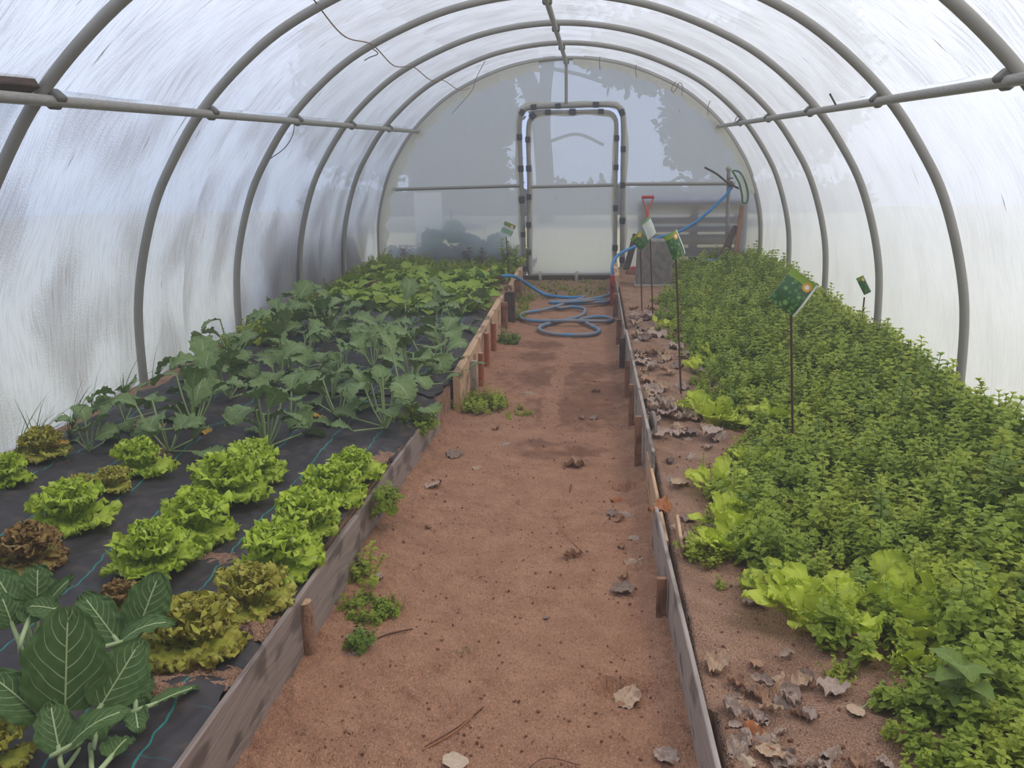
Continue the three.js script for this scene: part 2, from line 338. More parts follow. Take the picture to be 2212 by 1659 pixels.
plank('wood_offcut', 'short pale batten lying on soil behind the near right boards', boardFresh, [0.592, -2.84], [0.6, -3.12], 0.06, 0.012, 0.145);
{ const o = mesh('roof_slate', new THREE.CylinderGeometry(0.09, 0.09, 0.014, 20, 1, false, 0, Math.PI), boardGrey); o.rotation.set(0, 0.1, Math.PI / 2); o.position.set(0.585, 0.17, -4.25); tag(o, 'rounded grey scrap board upright in soil behind the right boards', 'board'); }

function squareStake(label, m, x, z, w, d, top, lean = 0) {
  const g = new RoundedBoxGeometry(w, top + 0.15, d, 1, 0.003); g.translate(0, (top + 0.15) / 2 - 0.15, 0);
  const uv = g.attributes.uv, p = g.attributes.position; for (let i = 0; i < uv.count; i++) uv.setXY(i, p.getY(i) * 1.2 + x, (p.getX(i) + p.getZ(i)) * 2.5 + z);
  const o = mesh('wooden_stake', g, m); o.position.set(x, 0, z); o.rotation.z = lean; return tag(o, label, 'stake');
}
function roundStake(label, m, x, z, r, top, lean = 0) {
  const o = thing('round_stake', label, 'stake', undefined, [x, 0, z]); o.rotation.z = lean;
  const pr = []; for (let i = 0; i <= 8; i++) pr.push(new THREE.Vector2(r * (1 + 0.07 * n2(i * 0.7, x * 9)), -0.15 + (top + 0.145) * i / 8));
  pr.push(new THREE.Vector2(r * 0.9, top)); const g = new THREE.LatheGeometry(pr, 14); mesh('shaft', g, m, o);
  const c = mesh('sawn_end', new THREE.CircleGeometry(r * 0.91, 14), boardFresh, o); c.rotation.x = -Math.PI / 2; c.position.y = top; return o;
}
roundStake('short round log stake driven before the nearest left board', logBark, -0.548, -2.447, 0.026, 0.18, 0.06);
squareStake('square grey stake at the near end of the pale left plank', boardGreyLight, -0.437, -5.55, 0.04, 0.03, 0.205);
roundStake('rusty brown round stake beside the square grey one, left bed', stakeBrown, -0.41, -5.72, 0.018, 0.215);
roundStake('second rusty brown round stake along the pale left plank', stakeBrown, -0.435, -6.28, 0.019, 0.235);
roundStake('third rusty brown round stake along the pale left plank', stakeBrown, -0.438, -6.78, 0.02, 0.21);
squareStake('flat stake near the far end of the pale left plank', boardBrown, -0.44, -7.65, 0.055, 0.03, 0.225);
squareStake('thick square post where the pale left plank ends', darkTimber, -0.42, -8.0, 0.085, 0.07, 0.26);
squareStake('square post before the far left plank, under the blue hose', boardBrown, -0.44, -9.2, 0.07, 0.05, 0.2);
squareStake('nearest brown square stake before the right boards', boardBrown, 0.518, -2.72, 0.032, 0.02, 0.152);
squareStake('tall brown square stake before the long right board', boardBrown, 0.513, -4.2, 0.032, 0.022, 0.252);
squareStake('thin stake behind the tall one along the long right board', boardBrown, 0.508, -4.85, 0.028, 0.022, 0.24);
squareStake('narrow pale-topped stake midway along the long right board', boardBrown, 0.507, -5.45, 0.03, 0.025, 0.235);
squareStake('dark stake where the two far right boards meet', darkTimber, 0.5, -6.2, 0.036, 0.025, 0.22);
squareStake('brown stake beside the front of the hose coil', boardBrown, 0.5, -7.0, 0.04, 0.03, 0.2);
squareStake('brown stake beside the back of the hose coil', boardBrown, 0.5, -8.15, 0.04, 0.03, 0.22);
squareStake('red painted stake near the far right plank', redPaint, 0.485, -8.75, 0.045, 0.03, 0.3);

// ---------------------------------------------------------------- mulch fabric on the left bed
const mulchTexture = dataTexture(1024, 1024, (u, v) => {           // one square metre
  const weave = 0.5 + 0.25 * Math.sin(u * 6.2832 * 170) * Math.sin(v * 6.2832 * 170), dust = fbm(u * 6, v * 6, 4), fine = n2(u * 200, v * 200);
  let c = mix3([50, 44, 44], [84, 75, 72], clamp(weave * 0.5 + 0.35 * dust + 0.1 * fine, 0, 1));
  c = mix3(c, [118, 96, 80], clamp(smooth(dust, 0.18, 0.6) * (0.35 + 0.3 * fine), 0, 0.6));
  const wu = u + 0.009 * n2(v * 3, 1) + 0.003 * n2(v * 17, 5) , wv = v + 0.006 * n2(u * 5, 9);
  for (let k = 0; k < 5; k++) {
    if (Math.abs(wu - (k + 0.5) / 5) < 0.0030 && n2(k * 7, v * 4) > -0.75) c = mix3(c, [36, 150, 138], 0.8);
    if (Math.abs(wv - (k + 0.5) / 5) < 0.0022 && n2(u * 5, k * 3) > 0.0) c = mix3(c, [40, 104, 106], 0.5);
  }
  return c;
});
const mulchMat = std({ map: mulchTexture, roughness: 0.62, bumpMap: mulchTexture, bumpScale: 0.0006 });
const mulchY = (x, z) => {
  let y = bedLeftY(x, z) + 0.008 * fbm(x * 4, z * 4, 3) + 0.010 * Math.max(0, n2(x * 1.2 + 3, z * 4.5)) ** 2 + 0.004 * n2(x * 16, z * 16);
  y += 0.03 * Math.exp(-(((z + 2.03 + 0.12 * x) / 0.05) ** 2));           // the fold where one width laps the next
  return y + 0.006;
};
const mulchSheet = (z0, z1, x0, x1, dy, nu, nv) => grid(nu, nv, (a, b) => { const z = lerp(z0, z1, b), x = lerp(x0(z), x1(z), a) + (a === 0 || a === 1 ? 0.02 * n2(z * 4, a * 5) : 0); const e = smooth(-x, 0.57, 0.66); return [x, mulchY(x, z) * e + (1 - e) * (mulchY(x, z) - 0.02) + dy, z]; }, (a, b) => { const z = lerp(z0, z1, b); return [lerp(x0(z), x1(z), a), z]; });
tag(mesh('mulch_fabric', mulchSheet(0.4, -4.95, (z) => leftBoardX(z) - 0.014, (z) => -2.06 + 0.05 * n2(z * 2, 5), 0, 150, 420), mulchMat), 'black woven mulch fabric with teal lines under the lettuces', 'ground cover');
tag(mesh('mulch_fabric', mulchSheet(-4.78, -7.55, (z) => Math.min(-0.53, leftBoardX(z) - 0.012), (z) => -2.0 + 0.05 * n2(z * 2, 5), 0.012, 120, 220), mulchMat), 'second width of black mulch fabric under the kale', 'ground cover');
// earth thrown up through the planting slits
{
  const crumb = (cx, cz, rx, rz, h) => grid(44, 44, (a, b) => { const x = (a - 0.5) * 2, z = (b - 0.5) * 2, pz = cz + z * rz * 1.3, px = Math.min(cx + x * rx * 1.3, leftBoardX(pz) - 0.014), f = 0.75 - Math.hypot(x, z) + 0.4 * n2(px * 22, pz * 22) + 0.22 * n2(px * 70, pz * 70); return [px, mulchY(px, pz) + clamp(h * f, -0.012, h) + 0.003 * n2(px * 150, pz * 150) - 0.003, pz]; }, (a, b) => [cx + a * rx * 2.6, cz + b * rz * 2.6]);
  const spots = [[-0.93, -2.72, 0.09, 0.05, 0.014, 'spill of pale crumbs between the two nearest lettuce rows'], [-0.74, -2.03, 0.11, 0.06, 0.02, 'heap of loose soil under the nearest red-tinged lettuce'], [-0.63, -2.28, 0.09, 0.06, 0.02, 'loose soil around the red-tinged lettuce by the left board'], [-0.8, -1.93, 0.1, 0.05, 0.018, 'loose soil beside the broad-leaved cabbage'], [-0.62, -3.68, 0.08, 0.14, 0.02, 'soil showing between fabric and second left board'], [-1.1, -2.22, 0.07, 0.05, 0.012, 'small soil spill under the smallest red lettuce'], [-1.52, -2.5, 0.09, 0.06, 0.014, 'soil around the brown-red lettuce by the cabbages'], [-1.62, -3.72, 0.1, 0.06, 0.012, 'soil in the slit of the nearest kale']];
  for (const [x, z, rx, rz, h, label] of spots) tag(mesh('soil_heap', crumb(x, z, rx, rz, h), bedSoil), label, 'soil');
}

// ---------------------------------------------------------------- leaves
// A blade grows from the origin along +x, its rachis bending from elevation e0 to e1; u runs across, v along.
function blade(o) {
  const { L, W, nu = 10, nv = 14, e0 = 1, e1 = 0.2, fold = 0.2, shape, ruffle = 0, freq = 12, seed = 0, twist = 0, bow = 1, tooth = 0, toothN = 9, stalk = 0 } = o;
  const ra = [V(0, 0, 0)], an = [];
  for (let j = 0; j <= 40; j++) { const k = (j / 40) ** bow, e = lerp(e0, e1, k); an.push(e); const p = ra[j]; ra.push(V(p.x + Math.cos(e) * L / 40, p.y + Math.sin(e) * L / 40, 0)); }
  return grid(nu, nv, (a, b) => {
    const u = a * 2 - 1, f = b * 40, j = Math.min(39, Math.floor(f)), p = ra[j].clone().lerp(ra[j + 1], f - j), e = an[j];
    const side = u < 0 ? 0.7 : 0;
    let w = W * shape(b) * (1 + tooth * (Math.abs(((b * toothN + side) % 1) - 0.5) * 2 - 0.5) * 1.2 + 0.1 * n2(b * 3 + seed, side * 5));
    const au = Math.abs(u), rim = Math.max(au ** 2, smooth(b, 0.75, 1));
    const ru = ruffle * rim * (n2(b * freq + seed * 3.1, u * 2.2 + seed) + 0.6 * n2(b * freq * 2.1 + seed, u * 5 + 9)) * Math.min(1, b * 3);
    const f2 = fold * (1 - 0.5 * b), tz = u * w * Math.cos(f2 * au), up = au * w * Math.sin(f2) + ru, tw = twist * b;
    const zz = tz * Math.cos(tw) - up * Math.sin(tw), uu = tz * Math.sin(tw) + up * Math.cos(tw);
    const rimIn = ruffle * 0.5 * rim * n2(b * freq * 1.3 + seed * 7, u * 3 + 4);
    return [p.x - Math.sin(e) * uu + Math.cos(e) * rimIn, p.y + Math.cos(e) * uu + Math.sin(e) * rimIn, zz + rimIn * 0.6];
  });
}
const leafMat = (map, o = {}) => phys({ map, roughness: 0.6, transmission: 0.3, thickness: 0, specularIntensity: 0.28, side: THREE.DoubleSide, ...o });
// veined leaf skins; u across (0.5 = midrib), v from stalk to tip
const leafTexture = ({ base, alt, vein, rib = 0.02, pairs = 6, veinW = 0.012, veinK = 0.7, seed = 0, blot = 0, edge, edgeK = 0, size = 256, rise = 0.55 }) => dataTexture(size, size, (u, v) => {
  const x = Math.abs(u - 0.5) * 2, sgn = u < 0.5 ? 0 : 0.35;
  let c = mix3(base, alt, clamp(0.5 + 0.6 * fbm(u * 5 + seed, v * 5, 3) + 0.12 * n2(u * 60, v * 60), 0, 1));
  if (edge) c = mix3(c, edge, clamp(edgeK * smooth(Math.max(x, v) + 0.25 * n2(u * 9 + seed, v * 9), 0.5, 1.0), 0, 1));
  const q = (v - x * rise * (0.5 + 0.5 * x)) * pairs + sgn, d = Math.abs(q - Math.round(q)) / pairs;
  const taper = 1 - 0.6 * x;
  if (q > -0.3) c = mix3(c, vein, veinK * (1 - smooth(d, veinW * 0.3 * taper, veinW * taper)) * (1 - smooth(x, 0.65, 0.98)));
  c = mix3(c, vein, (1 - smooth(x, rib * (1.1 - v), rib * 2 * (1.15 - v))) * 0.95);
  if (blot) c = mix3(c, [c[0] * 0.8, c[1] * 0.85, c[2] * 0.8], blot * smooth(n2(u * 22 + seed, v * 22), 0.2, 0.8));
  return c;
});

// tight frills: the rim is gathered into small waves and nicks
function frilly(g, amp, seed) {
  const p = g.attributes.position, n = g.attributes.normal, uv = g.attributes.uv;
  for (let i = 0; i < p.count; i++) {
    const u = Math.abs(uv.getX(i) * 2 - 1), v = uv.getY(i), rim = Math.max(u ** 3, smooth(v, 0.7, 1)) * smooth(v, 0.12, 0.4), s = v * 15 + uv.getX(i) * 11;
    const w = amp * rim * (Math.sin(s * 2.1 + seed * 2 + 3 * n2(s * 0.3, seed)) + 0.7 * n2(s * 1.3, seed + 5)), c = amp * 0.7 * rim * n2(s * 1.9, seed + 9);
    p.setXYZ(i, p.getX(i) + n.getX(i) * w + c, p.getY(i) + n.getY(i) * w + c * 0.6, p.getZ(i) + n.getZ(i) * w + c * Math.sign(uv.getX(i) - 0.5));
  }
  g.computeVertexNormals();
  return g;
}
// ---- lettuces
const lettuceSkin = {
  green: leafMat(leafTexture({ base: [192, 214, 66], alt: [220, 234, 92], vein: [216, 228, 150], rib: 0.05, pairs: 5, veinK: 0.35, veinW: 0.03, blot: 0.5 }), { transmission: 0.36 }),
  tinged: leafMat(leafTexture({ base: [200, 210, 78], alt: [218, 220, 96], vein: [206, 210, 128], rib: 0.05, pairs: 5, veinK: 0.3, veinW: 0.03, edge: [186, 150, 80], edgeK: 0.45, blot: 0.5, seed: 4 }), { transmission: 0.34 }),
  red: leafMat(leafTexture({ base: [184, 176, 78], alt: [200, 188, 92], vein: [196, 188, 118], rib: 0.05, pairs: 5, veinK: 0.3, veinW: 0.03, edge: [158, 112, 74], edgeK: 0.8, blot: 0.5, seed: 6 }), { transmission: 0.3 }),
  yellow: leafMat(leafTexture({ base: [204, 220, 70], alt: [224, 232, 98], vein: [226, 230, 150], rib: 0.05, pairs: 5, veinK: 0.3, veinW: 0.03, blot: 0.35, seed: 8 }), { transmission: 0.4 }),
};
const fan = (v) => 0.22 + 0.95 * Math.sin(Math.min(1, v * 1.12) * Math.PI * 0.56) * (1 - 0.55 * smooth(v, 0.8, 1)) - 0.12 * (1 - v);
const lettuceLeaves = [0, 1, 2, 3].map((ring) => [0, 1, 2].map((k) => frilly(blade({
  L: [0.085, 0.115, 0.13, 0.13][ring], W: [0.042, 0.056, 0.062, 0.062][ring], nu: 20, nv: 20, e0: [1.45, 1.25, 1.0, 0.55][ring], e1: [1.5, 0.95, 0.25, -0.5][ring], fold: [0.9, 0.65, 0.45, 0.3][ring],
  shape: fan, ruffle: [0.012, 0.014, 0.015, 0.015][ring], freq: 5 + k, seed: ring * 5 + k * 1.7, bow: 1.3, tooth: 0.12, toothN: 7 + k,
}), [0.008, 0.010, 0.012, 0.012][ring], ring * 7 + k)));
function lettuce(x, z, size, skin, label, group, rings = [4, 6, 7, 7]) {
  z -= 0.05;
  const o = thing('lettuce', label, 'lettuce', group, [x, mulchY(x, z) - 0.004, z]);
  const r = rngOf(Math.round(1000 + x * 917 + z * 331));
  o.rotation.y = r() * 6.28;
  rings.forEach((n, ring) => { for (let i = 0; i < n; i++) {
    const m = mesh('leaf', lettuceLeaves[ring][Math.floor(r() * 3)], skin, o);
    m.rotation.set(rr(-0.15, 0.15, r), (i + 0.5 * (ring % 2) + rr(-0.25, 0.25, r)) / n * Math.PI * 2, rr(-0.12, 0.12, r), 'YXZ');
    m.scale.setScalar(rr(0.85, 1.12, r)); m.position.y = 0.014 * (3 - ring) + 0.008;
  } });
  o.scale.setScalar(size / 0.228);
  return o;
}
const LG = lettuceSkin.green, LT = lettuceSkin.tinged, LR = lettuceSkin.red;
lettuce(-1.54, -2.86, 0.25, LG, 'light green lettuce standing alone, nearest full one of third row');
lettuce(-1.95, -3.12, 0.18, LG, 'light green lettuce cut by the frame edge at the far left');
lettuce(-1.97, -3.42, 0.19, LT, 'pale lettuce by the left wall with an orange dead leaf behind it');
lettuce(-1.55, -3.17, 0.15, LT, 'small lettuce in third row behind the lone nearest one', undefined, [3, 5, 6, 4]);
lettuce(-1.66, -3.13, 0.11, LT, 'smallest lettuce tuck left of the small one in third row', undefined, [2, 4, 4, 2]);
lettuce(-1.55, -3.40, 0.22, LG, 'lettuce at the far end of third row, kale leaf beside it');
lettuce(-1.08, -3.44, 0.23, LG, 'farthest lettuce of the second row from the path');
lettuce(-1.09, -3.17, 0.28, LG, 'largest lettuce, third from the front in second row');
lettuce(-1.07, -2.84, 0.26, LG, 'lettuce second from the front in the middle row');
lettuce(-1.09, -2.55, 0.24, LG, 'front light green lettuce of the middle row');
lettuce(-0.66, -3.42, 0.20, LG, 'farthest lettuce of the row along the left board');
lettuce(-0.68, -3.19, 0.22, LG, 'fourth lettuce from the front along the left board');
lettuce(-0.7, -2.88, 0.25, LG, 'third lettuce from the front along the left board');
lettuce(-0.70, -2.60, 0.24, LG, 'second lettuce from the front, leaning on the left board');
lettuce(-0.69, -2.33, 0.21, LT, 'red-tinged lettuce next to the log stake');
lettuce(-0.76, -2.085, 0.23, LT, 'nearest red-edged lettuce right of the big cabbage leaves');
lettuce(-1.09, -2.32, 0.13, LR, 'small reddish lettuce between the cabbage leaves', undefined, [3, 5, 5, 3]);
lettuce(-1.49, -2.53, 0.21, LR, 'brown-red wilting lettuce at the left above the cabbages');
lettuce(-1.02, -1.62, 0.16, LT, 'lettuce fragment at the lower left frame edge', undefined, [3, 5, 5, 3]);

// ---- broad-leaved cabbages in the foreground
const chouTexture = leafTexture({ base: [78, 106, 56], alt: [100, 128, 70], vein: [196, 208, 160], rib: 0.022, pairs: 6.5, veinW: 0.013, veinK: 0.75, size: 512, rise: 0.5, seed: 3 });
const chouMat = leafMat(chouTexture, { roughness: 0.5, transmission: 0.22, bumpMap: chouTexture, bumpScale: 0.0012 });
const stalkPale = std({ color: 0xaebd86, roughness: 0.5 }), stalkGreen = std({ color: 0x9aad70, roughness: 0.55 });
const oval = (v) => Math.pow(Math.sin(Math.PI * clamp(0.07 + 0.9 * v, 0, 1)), 0.55) * (1.12 - 0.3 * v);
// each leaf: [foot of the blade, its tip, half width, how far its face is turned up, bend]; stalks run down to the root
function cabbage(x, z, label, leaves) {
  const root = V(x, mulchY(x, z) - 0.01, z), o = thing('cabbage_plant', label, 'cabbage', 'broad-leaved cabbages in the foreground', root.toArray());
  leaves.forEach(([foot, tip, hw, up, bend], i) => {
    const A = V(...foot), B = V(...tip), d = B.clone().sub(A), L = d.length() * (1 + 0.16 * bend), ex = d.normalize(), out = V(0.45, 0.5, 0.75).lerp(V(0, 1, 0), up);
    const ez = ex.clone().cross(out).normalize(), ey = ez.clone().cross(ex);
    const leaf = new THREE.Group(); leaf.name = 'leaf'; o.add(leaf);
    leaf.position.copy(A).sub(root); leaf.quaternion.setFromRotationMatrix(new THREE.Matrix4().makeBasis(ex, ey, ez));
    const g = blade({ L, W: hw * 0.95, nu: 18, nv: 26, e0: bend, e1: -bend * 1.2, fold: 0.14 + 0.3 * up, shape: oval, ruffle: 0.005, freq: 4, seed: i * 3.3 + x * 10, bow: 1.3 });
    mesh('blade', g, chouMat, leaf);
    mesh('midrib', (() => { const pts = []; for (let j = 0; j <= 8; j++) { const i2 = Math.round(j / 8 * 22) * 19 + 9, p = g.attributes.position; pts.push(V(p.getX(i2), p.getY(i2) + 0.0004, p.getZ(i2))); } return tube(pts, 0.0021, 16, 6); })(), stalkPale, leaf);
    const down = leaf.worldToLocal !== undefined ? root.clone().sub(A).applyQuaternion(leaf.quaternion.clone().invert()) : V(0, 0, 0);
    const dirn = V(-1, 0, 0).multiplyScalar(down.length() * 0.35);
    mesh('stalk', tube([V(0.012, 0, 0), dirn, down.clone().lerp(dirn, 0.4), down], 0.0058, 14, 8), stalkPale, leaf);
  });
  return o;
}
cabbage(-0.85, -1.76, 'nearest big cabbage with broad dark green white-veined leaves', [
  [[-0.882, 0.27, -1.74], [-0.878, 0.493, -1.8], 0.098, 0, 0.1], [[-0.812, 0.266, -1.76], [-0.749, 0.382, -1.86], 0.065, 0, 0.15], [[-0.83, 0.238, -1.66], [-0.717, 0.285, -1.72], 0.038, 0.75, 0.5], [[-0.855, 0.226, -1.66], [-0.9, 0.303, -1.72], 0.045, 0.1, 0.2],
  [[-0.93, 0.27, -1.72], [-1.027, 0.363, -1.72], 0.056, 0.2, 0.5], [[-0.815, 0.205, -1.86], [-0.776, 0.255, -1.92], 0.045, 0.1, 0.3], [[-0.809, 0.211, -1.72], [-0.819, 0.252, -1.78], 0.031, 0.2, 0.2], [[-0.735, 0.22, -1.847], [-0.66, 0.215, -1.931], 0.024, 1, 0.15], [[-0.769, 0.22, -1.83], [-0.72, 0.215, -1.747], 0.032, 1, 0.15], [[-0.736, 0.22, -1.651], [-0.733, 0.215, -1.726], 0.039, 1, 0.2]]);
cabbage(-0.9, -2.08, 'second big cabbage behind the nearest, two upright rounded leaves', [
  [[-0.894, 0.301, -2.0], [-0.99, 0.397, -2.04], 0.052, 0.1, 0.25], [[-0.841, 0.322, -2.02], [-0.801, 0.444, -2.08], 0.059, 0, 0.12], [[-0.857, 0.315, -1.96], [-0.735, 0.342, -2.0], 0.034, 0.7, 0.6], [[-0.899, 0.265, -2.05], [-0.9, 0.311, -2.1], 0.04, 0.1, 0.3]]);
cabbage(-1.15, -2.03, 'left big cabbage cut by the frame edge', [
  [[-1.116, 0.365, -2.04], [-1.124, 0.459, -2.08], 0.052, 0, 0.15], [[-1.081, 0.371, -2.02], [-1.005, 0.448, -2.04], 0.026, 0.5, 0.2], [[-1.036, 0.376, -2.0], [-1.102, 0.392, -1.98], 0.034, 0.3, 0.5], [[-1.149, 0.385, -2.0], [-1.219, 0.46, -2.04], 0.049, 0.1, 0.2], [[-1.132, 0.351, -1.96], [-1.164, 0.424, -1.98], 0.043, 0.2, 0.3], [[-1.092, 0.361, -1.96], [-1.107, 0.386, -2.02], 0.035, 0.2, 0.2]]);

// ---- kale
const kaleMat = leafMat(leafTexture({ base: [114, 138, 82], alt: [142, 162, 104], vein: [190, 202, 156], rib: 0.026, pairs: 5, veinW: 0.014, veinK: 0.45, blot: 0.3, seed: 12 }), { roughness: 0.6, transmission: 0.3 });
const kaleShape = (v) => Math.pow(Math.sin(Math.PI * clamp(0.04 + 0.93 * v, 0, 1)), 0.7) * (0.75 + 0.5 * smooth(v, 0.1, 0.6) - 0.2 * v);
const kaleBlades = [[0.9, -0.5], [0.5, -0.9], [1.1, 0.2], [0.2, -1.1], [0.7, -0.2], [0.35, -0.55]].map(([e0, e1], k) => blade({ L: 0.15 + 0.012 * (k % 3), W: 0.062 + 0.005 * (k % 2), nu: 10, nv: 16, e0, e1, fold: 0.25, shape: kaleShape, ruffle: 0.014, freq: 5, seed: k * 2.7 + 40, bow: 1.2, tooth: 0.34, toothN: 6 }));
const kaleStalks = [0.10, 0.15, 0.20, 0.25].map((l) => [60, 75].map((e) => { const a = e * Math.PI / 180, t = V(Math.cos(a) * l, Math.sin(a) * l, 0); return { tip: t, geo: tube([[0, 0, 0], [t.x * 0.6, t.y * 0.5, 0], [t.x, t.y, 0]], 0.0042, 8, 6) }; })).flat();
kaleStalks.push(...[0.12, 0.18].map((l) => { const t = V(l, 0.03, 0); return { tip: t, geo: tube([[0, 0.01, 0], [l * 0.5, 0.02, 0], [l, 0.03, 0]], 0.004, 8, 6) }; }));
function kale(x, z, size, label, group, seed) {
  const r = rngOf(seed), o = thing('kale_plant', label, 'kale', group, [x, mulchY(x, z) - 0.005, z]);
  const n = 7 + Math.floor(r() * 4), turn = r() * 6.28;
  for (let i = 0; i < n; i++) {
    const low = i > n - 3, st = low ? kaleStalks[8 + Math.floor(r() * 2)] : kaleStalks[Math.floor(r() * 8)];
    const leaf = new THREE.Group(); leaf.name = 'leaf'; o.add(leaf);
    leaf.rotation.y = turn + (i + rr(-0.3, 0.3, r)) / n * 6.283 * 1.62;
    mesh('stalk', st.geo, stalkGreen, leaf);
    const b = mesh('blade', kaleBlades[low ? 3 + Math.floor(r() * 3) : Math.floor(r() * 5)], kaleMat, leaf);
    b.position.copy(st.tip); b.rotation.set(rr(-0.5, 0.5, r), rr(-0.3, 0.3, r), rr(-0.25, 0.2, r)); b.scale.setScalar(rr(0.75, 1.15, r) * (low ? 0.85 : 1));
  }
  o.scale.setScalar(size);
  return o;
}
{
  const kg = 'kale plants on the second width of mulch fabric';
  const named = [
    [-1.557, -3.73, 1.0, 'nearest blue-green kale, stalks fanning from a slit behind the lettuces'], [-1.572, -4.04, 1.05, 'tall kale straight behind the nearest one in its row'], [-1.86, -3.62, 0.7, 'small kale by the left wall among long grass'], [-1.9, -4.02, 0.75, 'second kale from the front along the left wall'],
    [-1.16, -3.85, 1.05, 'kale directly behind the middle lettuce row'], [-1.139, -4.12, 1.0, 'kale with a large drooping leaf behind the middle row'], [-0.968, -4.35, 1.05, 'kale with long bare stalks between middle row and board'], [-0.69, -4.18, 1.0, 'nearest kale to the path, one leaf hanging over the board'],
  ];
  named.forEach(([x, z, s, l], i) => kale(x, z, s, l, undefined, 500 + i));
  const rows = [-0.72, -1.12, -1.52, -1.78], words = ['row nearest the path', 'second row from the path', 'third row from the path', 'row along the left wall'], ord = ['first', 'second', 'third', 'fourth', 'fifth', 'sixth', 'seventh', 'eighth', 'ninth'];
  rows.forEach((rx, i) => { let k = 0; for (let z = -4.55 - 0.12 * (i % 2); z > -6.8; z -= 0.37) {
    kale(rx + rr(-0.1, 0.1), z + rr(-0.06, 0.06), rr(0.85, 1.12), `leafy blue-green kale, ${ord[k]} from the front in the fabric's ${words[i]}`, kg, 600 + i * 20 + k); k++;
  } });
}

// ---------------------------------------------------------------- weeds
const weedSkin = (base, alt, seed) => leafMat(leafTexture({ base, alt, vein: [150, 176, 104], rib: 0.02, pairs: 4, veinK: 0.3, veinW: 0.02, seed, size: 128 }), { roughness: 0.55, transmission: 0.42 });
const weedMats = [weedSkin([140, 160, 52], [176, 190, 74], 1), weedSkin([158, 172, 56], [194, 202, 82], 2), weedSkin([112, 138, 52], [144, 164, 70], 3)];
function bush(seed, h, pairs, leafL, arms) {          // a main shoot with side shoots that lean out
  const r = rngOf(seed + 400), parts = [sprig(seed, h, pairs, leafL)];
  for (let i = 0; i < arms; i++) { const g = sprig(seed * 10 + i, h * rr(0.6, 0.9, r), Math.max(2, pairs - 1), leafL * rr(0.8, 1, r)); g.rotateZ(-rr(0.35, 0.8, r)); g.rotateY((i + rr(-0.2, 0.2, r)) / arms * 6.28); parts.push(g); }
  return mergeGeometries(parts);
}
function sprig(seed, h, pairs, leafL, spread = 1) {
  const r = rngOf(seed), parts = [];
  const top = V(rr(-0.02, 0.02, r), h, rr(-0.02, 0.02, r)), bend = V(rr(-0.015, 0.015, r), h * 0.5, rr(-0.015, 0.015, r));
  const c = new THREE.QuadraticBezierCurve3(V(0, 0, 0), bend, top);
  parts.push(new THREE.TubeGeometry(c, 4, 0.0014, 3));
  const leaf = (at, az, el, l) => {
    const g = blade({ L: l, W: l * 0.36, nu: 4, nv: 4, e0: el + 0.3, e1: el - 0.5, fold: 0.3, shape: (v) => Math.sin(Math.PI * clamp(0.1 + 0.88 * v, 0, 1)) * (1.15 - 0.4 * v), seed: r() * 50, tooth: 0 });
    g.rotateY(az); g.translate(at.x, at.y, at.z); parts.push(g);
  };
  for (let i = 0; i < pairs; i++) {
    const k = 0.25 + 0.75 * (i + 1) / pairs, p = c.getPoint(k), az = i * 1.57 + rr(-0.4, 0.4, r), l = leafL * rr(0.8, 1.15, r) * (i === pairs - 1 ? 0.7 : 1) * spread;
    leaf(p, az, rr(0.1, 0.5, r), l); leaf(p, az + Math.PI, rr(0.1, 0.5, r), l);
    if (i === pairs - 1) { leaf(p, az + 1.57, 0.7, l * 0.8); leaf(p, az + 4.71, 0.7, l * 0.8); }
  }
  const g = mergeGeometries(parts.map((q) => q.index ? q.toNonIndexed() : q)); g.computeVertexNormals();
  return mergeGeometries([g]);
}
const sprigs = [bush(1, 0.11, 5, 0.036, 4), bush(2, 0.14, 6, 0.034, 4), bush(3, 0.09, 4, 0.038, 4), bush(4, 0.18, 7, 0.034, 3), bush(5, 0.12, 5, 0.032, 5), bush(6, 0.07, 4, 0.034, 4)];
const edgeZ = [[1, 1.0], [-1.78, 0.97], [-2.1, 0.95], [-2.44, 0.86], [-2.67, 0.72], [-3.02, 0.67], [-3.47, 0.73], [-3.9, 0.92], [-4.2, 1.0], [-4.45, 0.82], [-5.1, 0.9], [-5.94, 0.92], [-6.9, 0.8], [-8.0, 0.86], [-8.8, 1.06], [-10.6, 1.15]];
const weedEdge = (z) => { for (let i = 1; i < edgeZ.length; i++) if (z >= edgeZ[i][0]) return lerp(edgeZ[i][1], edgeZ[i - 1][1], (z - edgeZ[i][0]) / (edgeZ[i - 1][0] - edgeZ[i][0])); return 1.15; };
